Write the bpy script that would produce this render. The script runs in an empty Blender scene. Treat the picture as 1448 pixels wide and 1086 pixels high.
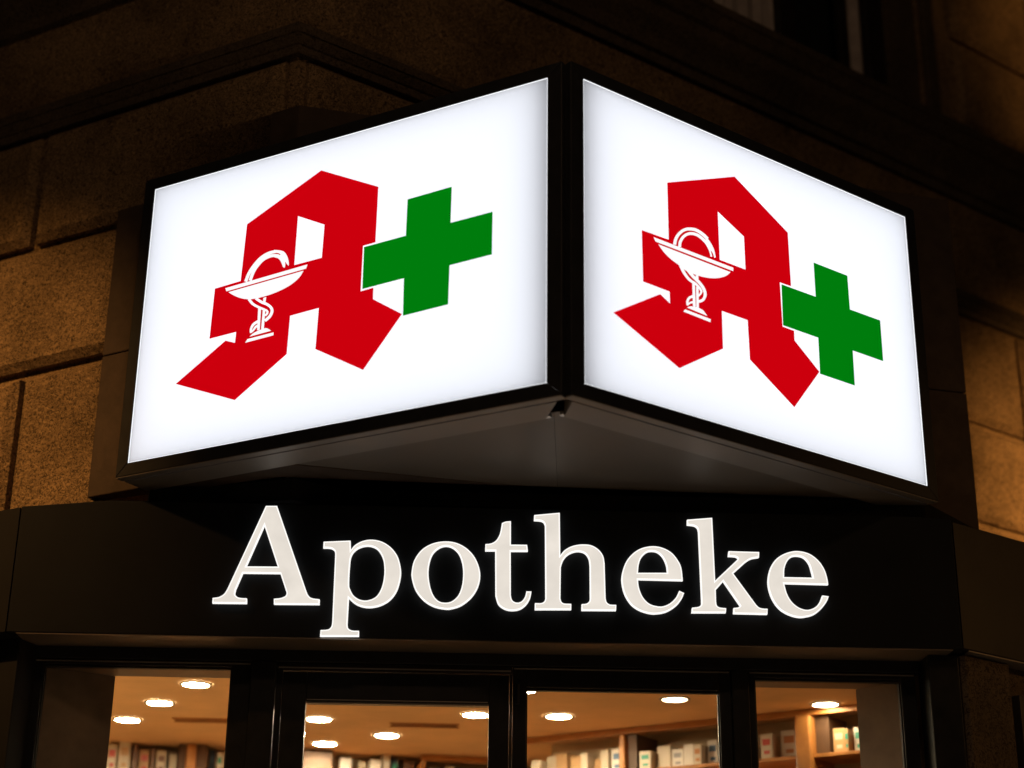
import bpy, bmesh, math, random
from mathutils import Vector, Matrix
random.seed(7)
scene = bpy.context.scene
COL = scene.collection

# ------------------------------------------------------------------ camera, sky, lamps, exposure
PITCH, ROLL = 0.3763, 0.0119
cp, sp, cr, sr = math.cos(PITCH), math.sin(PITCH), math.cos(ROLL), math.sin(ROLL)
_r = Vector((1, 0, 0)); _u = Vector((0, -sp, cp)); FWD = Vector((0, cp, sp))
RIGHT = cr * _r + sr * _u; UP = -sr * _r + cr * _u
cam_data = bpy.data.cameras.new("camera"); cam = bpy.data.objects.new("camera", cam_data); COL.objects.link(cam)
cam.matrix_world = Matrix(((RIGHT.x, UP.x, -FWD.x, 0), (RIGHT.y, UP.y, -FWD.y, 0), (RIGHT.z, UP.z, -FWD.z, 1.55), (0, 0, 0, 1)))
cam_data.sensor_width = 36; cam_data.lens = 2373.29 / 1448 * 36
cam_data.clip_end = 500; cam_data.clip_start = 0.05
cam_data.dof.use_dof = True; cam_data.dof.focus_distance = 8.5; cam_data.dof.aperture_fstop = 0.85
scene.camera = cam

world = bpy.data.worlds.new("World"); scene.world = world; world.use_nodes = True
wn = world.node_tree.nodes; wl = world.node_tree.links
sky = wn.new('ShaderNodeTexSky'); sky.sky_type = 'NISHITA'; sky.sun_disc = False
sky.sun_elevation = math.radians(-6); sky.sun_rotation = math.radians(200)
wl.new(sky.outputs[0], wn['Background'].inputs['Color']); wn['Background'].inputs['Strength'].default_value = 0.08

def aim(o, target):
    o.rotation_euler = (Vector(target) - o.location).to_track_quat('-Z', 'Y').to_euler()
def lamp(kind, name, loc, target, energy, colour, **kw):
    d = bpy.data.lights.new(name, kind); d.energy = energy; d.color = colour
    for k, v in kw.items(): setattr(d, k, v)
    o = bpy.data.objects.new(name, d); COL.objects.link(o); o.location = loc
    if target is not None: aim(o, target)
    return o
SODIUM = (1.0, 0.48, 0.14)
# street lanterns out of frame in the side streets, plus added fill lights
lamp('SPOT', 'lantern_and_fill_light', (-6.2, 4.2, 8.6), (-3.05, 9.1, 3.95), 2500, SODIUM, spot_size=math.radians(33), spot_blend=1.0, shadow_soft_size=0.12)
lamp('SPOT', 'lantern_and_fill_light', (10.0, 8.2, 5.2), (5.0, 12.6, 4.5), 6000, SODIUM, spot_size=math.radians(48), spot_blend=1.0, shadow_soft_size=0.12)
lamp('SPOT', 'lantern_and_fill_light', (10.0, 8.2, 8.6), (5.2, 12.8, 9.6), 650, SODIUM, spot_size=math.radians(40), spot_blend=1.0, shadow_soft_size=0.12)
lamp('SPOT', 'street_fill_light', (0.5, -1.5, 9.0), (0.5, 1.2, 0), 9500, (1.0, 0.64, 0.36), spot_size=math.radians(62), spot_blend=0.8, shadow_soft_size=0.15)  # added spot on the ground, its bounce brightens the sign soffit
lamp('SPOT', 'lantern_and_fill_light', (9.0, 5.5, 5.0), (3.3, 9.0, 3.0), 240, SODIUM, spot_size=math.radians(48), spot_blend=1.0, shadow_soft_size=0.15)  # added fill for the right pier and the fascia return
lamp('POINT', 'street_fill_light', (0.5, -1.0, 9.5), None, 290, (1.0, 0.60, 0.33), shadow_soft_size=0.3)  # added ambient fill that lifts the dark upper walls

vs = scene.view_settings
vs.view_transform = 'Standard'; vs.look = 'None'; vs.exposure = 0; vs.gamma = 1; vs.use_curve_mapping = False
scene.cycles.max_bounces = 8; scene.cycles.diffuse_bounces = 5; scene.cycles.transparent_max_bounces = 12
scene.cycles.caustics_reflective = False; scene.cycles.caustics_refractive = False
scene.cycles.sample_clamp_indirect = 6

LETTERS={'A':[[(-1.2319,4.0686,1),(-1.1759,4.0698,1),(-1.0031,3.6299,1),(-0.9942,3.6127,0),(-0.9776,3.5994,0),(-0.9371,3.5932,1),(-0.9368,3.5677,1),(-1.1603,3.565,1),(-1.162,3.5921,1),(-1.1305,3.5959,0),(-1.1074,3.6061,0),(-1.1014,3.6204,0),(-1.1067,3.6376,1),(-1.1383,3.7211,1),(-1.3227,3.7196,1),(-1.3523,3.6356,1),(-1.3543,3.6122,0),(-1.3428,3.5983,0),(-1.3255,3.5927,0),(-1.2948,3.5916,1),(-1.2931,3.5663,1),(-1.4624,3.5646,1),(-1.4623,3.59,1),(-1.4311,3.596,0),(-1.4085,3.6111,0),(-1.3944,3.6347,1)],[(-1.2327,3.9651,1),(-1.1531,3.7554,1),(-1.3086,3.7534,1)]],'p':[[(-0.933,3.8879,1),(-0.7991,3.8964,1),(-0.7953,3.8485,1),(-0.7754,3.8739,0),(-0.7411,3.8945,0),(-0.6961,3.9033,0),(-0.6453,3.8949,0),(-0.5989,3.8671,0),(-0.562,3.8209,0),(-0.5432,3.7591,0),(-0.5429,3.7075,0),(-0.5582,3.6456,0),(-0.5888,3.599,0),(-0.6325,3.5701,0),(-0.6816,3.5575,0),(-0.7264,3.5607,0),(-0.7618,3.5753,0),(-0.7938,3.6016,1),(-0.7948,3.4734,1),(-0.7909,3.4533,0),(-0.7805,3.4435,0),(-0.7656,3.4397,0),(-0.7369,3.4393,1),(-0.7357,3.4122,1),(-0.9257,3.4086,1),(-0.9244,3.4398,1),(-0.8988,3.4412,0),(-0.8818,3.4466,0),(-0.8726,3.4593,0),(-0.8696,3.477,1),(-0.8718,3.8199,1),(-0.8753,3.8406,0),(-0.89,3.8533,0),(-0.9103,3.8566,0),(-0.9333,3.8561,1)],[(-0.7904,3.8189,0),(-0.7644,3.8533,0),(-0.7249,3.8697,0),(-0.6896,3.8678,0),(-0.6587,3.8502,0),(-0.6344,3.8091,0),(-0.6249,3.7575,0),(-0.6254,3.7059,0),(-0.6358,3.6543,0),(-0.6591,3.6129,0),(-0.698,3.5933,0),(-0.7379,3.5951,0),(-0.7711,3.6159,0),(-0.7901,3.6487,0),(-0.7964,3.6768,0),(-0.7964,3.7644,0)]],'o':[[(-0.3243,3.9023,0),(-0.263,3.8929,0),(-0.2085,3.8601,0),(-0.1685,3.8079,0),(-0.1477,3.7381,0),(-0.1572,3.6731,0),(-0.189,3.618,0),(-0.2364,3.5775,0),(-0.2842,3.5594,0),(-0.3227,3.5572,0),(-0.376,3.569,0),(-0.425,3.5986,0),(-0.4651,3.6473,0),(-0.4864,3.7065,0),(-0.4887,3.7464,0),(-0.4774,3.8017,0),(-0.4426,3.8553,0),(-0.3899,3.8893,0)],[(-0.3212,3.878,0),(-0.2868,3.8686,0),(-0.2568,3.8389,0),(-0.2387,3.7915,0),(-0.2327,3.7365,0),(-0.2372,3.6765,0),(-0.2544,3.6266,0),(-0.2851,3.5963,0),(-0.3162,3.5883,0),(-0.3502,3.5951,0),(-0.3775,3.6242,0),(-0.3958,3.6734,0),(-0.4048,3.733,0),(-0.4016,3.7882,0),(-0.3859,3.8363,0),(-0.3551,3.8672,0)]],'t':[[(-0.0433,4.0034,1),(-0.0247,4.0114,0),(0.0018,4.0145,1),(0.0032,3.8922,1),(0.0845,3.8929,1),(0.0886,3.8601,1),(0.0026,3.8583,1),(0.0056,3.6317,1),(0.0117,3.6095,0),(0.0263,3.5974,0),(0.0481,3.5968,0),(0.0649,3.608,0),(0.0768,3.6281,0),(0.0824,3.654,1),(0.1081,3.6535,1),(0.1011,3.6186,0),(0.082,3.5861,0),(0.0532,3.5634,0),(0.0147,3.5553,0),(-0.024,3.5619,0),(-0.0557,3.586,0),(-0.0708,3.6302,1),(-0.0751,3.8593,1),(-0.1254,3.8582,1),(-0.1246,3.8922,1),(-0.0967,3.8963,0),(-0.0725,3.911,0),(-0.0557,3.9393,0),(-0.0487,3.9675,0)]],'h':[[(0.1193,4.0491,1),(0.2483,4.0639,1),(0.251,3.8425,1),(0.2745,3.87,0),(0.3112,3.8907,0),(0.3583,3.9004,0),(0.4055,3.897,0),(0.442,3.8761,0),(0.4652,3.8442,0),(0.4727,3.8066,1),(0.4762,3.6254,1),(0.4812,3.607,0),(0.4967,3.5951,0),(0.5287,3.5936,1),(0.5273,3.5652,1),(0.3559,3.5629,1),(0.357,3.594,1),(0.3803,3.5971,0),(0.3943,3.6079,0),(0.3986,3.6239,1),(0.3985,3.789,1),(0.3935,3.8266,0),(0.3764,3.8532,0),(0.3503,3.8634,0),(0.3216,3.8612,0),(0.2902,3.846,0),(0.2667,3.8186,0),(0.2537,3.7808,1),(0.2517,3.621,1),(0.2563,3.6053,0),(0.2692,3.596,0),(0.3054,3.5946,1),(0.3053,3.5657,1),(0.1249,3.5622,1),(0.1257,3.5948,1),(0.1556,3.5954,0),(0.1711,3.6036,0),(0.1772,3.6196,1),(0.1737,3.9955,1),(0.1668,4.0118,0),(0.151,4.0197,0),(0.1179,4.0217,1)]],'e':[[(0.8631,3.7239,1),(0.8569,3.7896,0),(0.8394,3.8299,0),(0.8092,3.8671,0),(0.7645,3.8913,0),(0.7137,3.8984,0),(0.657,3.8856,0),(0.6113,3.8543,0),(0.5768,3.8072,0),(0.5579,3.7432,0),(0.5595,3.6915,0),(0.5745,3.6403,0),(0.6045,3.5953,0),(0.6459,3.5676,0),(0.6958,3.5533,0),(0.7348,3.5535,0),(0.7797,3.5645,0),(0.825,3.5938,0),(0.8539,3.6286,0),(0.8681,3.6603,1),(0.8438,3.6713,1),(0.8261,3.6366,0),(0.7974,3.6075,0),(0.7635,3.5915,0),(0.73,3.5908,0),(0.6912,3.6038,0),(0.661,3.6362,0),(0.6434,3.6817,0),(0.6385,3.7252,1)],[(0.639,3.7592,1),(0.7853,3.7622,1),(0.7822,3.7997,0),(0.7662,3.84,0),(0.7414,3.8657,0),(0.7132,3.8727,0),(0.6849,3.8663,0),(0.659,3.8407,0),(0.6443,3.8027,0)]],'k':[[(0.8931,4.0409,1),(1.0207,4.0537,1),(1.0251,3.7265,1),(1.1332,3.83,1),(1.1433,3.843,0),(1.134,3.8515,0),(1.1143,3.854,0),(1.0945,3.8542,1),(1.0983,3.8805,1),(1.2524,3.879,1),(1.2501,3.8515,1),(1.2101,3.8432,0),(1.1811,3.8251,1),(1.1166,3.7659,1),(1.2255,3.6072,1),(1.239,3.5944,0),(1.2556,3.5895,0),(1.2819,3.5883,1),(1.2795,3.5604,1),(1.1101,3.5612,1),(1.1128,3.5891,1),(1.1353,3.5924,0),(1.1452,3.6011,1),(1.0656,3.7244,1),(1.0264,3.6806,1),(1.026,3.6205,1),(1.0293,3.6006,0),(1.0429,3.5906,0),(1.0753,3.5872,1),(1.0728,3.5644,1),(0.9023,3.5612,1),(0.9058,3.5868,1),(0.9367,3.5914,0),(0.951,3.6031,0),(0.9532,3.6191,1),(0.9483,3.9783,1),(0.9432,3.9988,0),(0.9264,4.0103,0),(0.8924,4.0143,1)]],'e2':[[(1.5922,3.7175,1),(1.588,3.7552,0),(1.5756,3.7986,0),(1.5482,3.8419,0),(1.503,3.8762,0),(1.4437,3.8882,0),(1.3875,3.876,0),(1.339,3.8465,0),(1.3071,3.802,0),(1.2909,3.745,0),(1.2915,3.6929,0),(1.308,3.6371,0),(1.3396,3.5904,0),(1.3805,3.5633,0),(1.4262,3.5492,0),(1.4642,3.5499,0),(1.5114,3.5636,0),(1.5512,3.5944,0),(1.5786,3.6294,0),(1.5912,3.6577,1),(1.5592,3.6614,1),(1.5446,3.6287,0),(1.522,3.6025,0),(1.4916,3.5881,0),(1.462,3.5884,0),(1.429,3.6028,0),(1.4008,3.6302,0),(1.3815,3.6687,0),(1.3704,3.7192,1)],[(1.372,3.7518,1),(1.5167,3.7516,1),(1.5108,3.7842,0),(1.5001,3.8234,0),(1.4761,3.8536,0),(1.4424,3.8626,0),(1.4121,3.8559,0),(1.3895,3.83,0),(1.3758,3.7947,0)]]}
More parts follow.
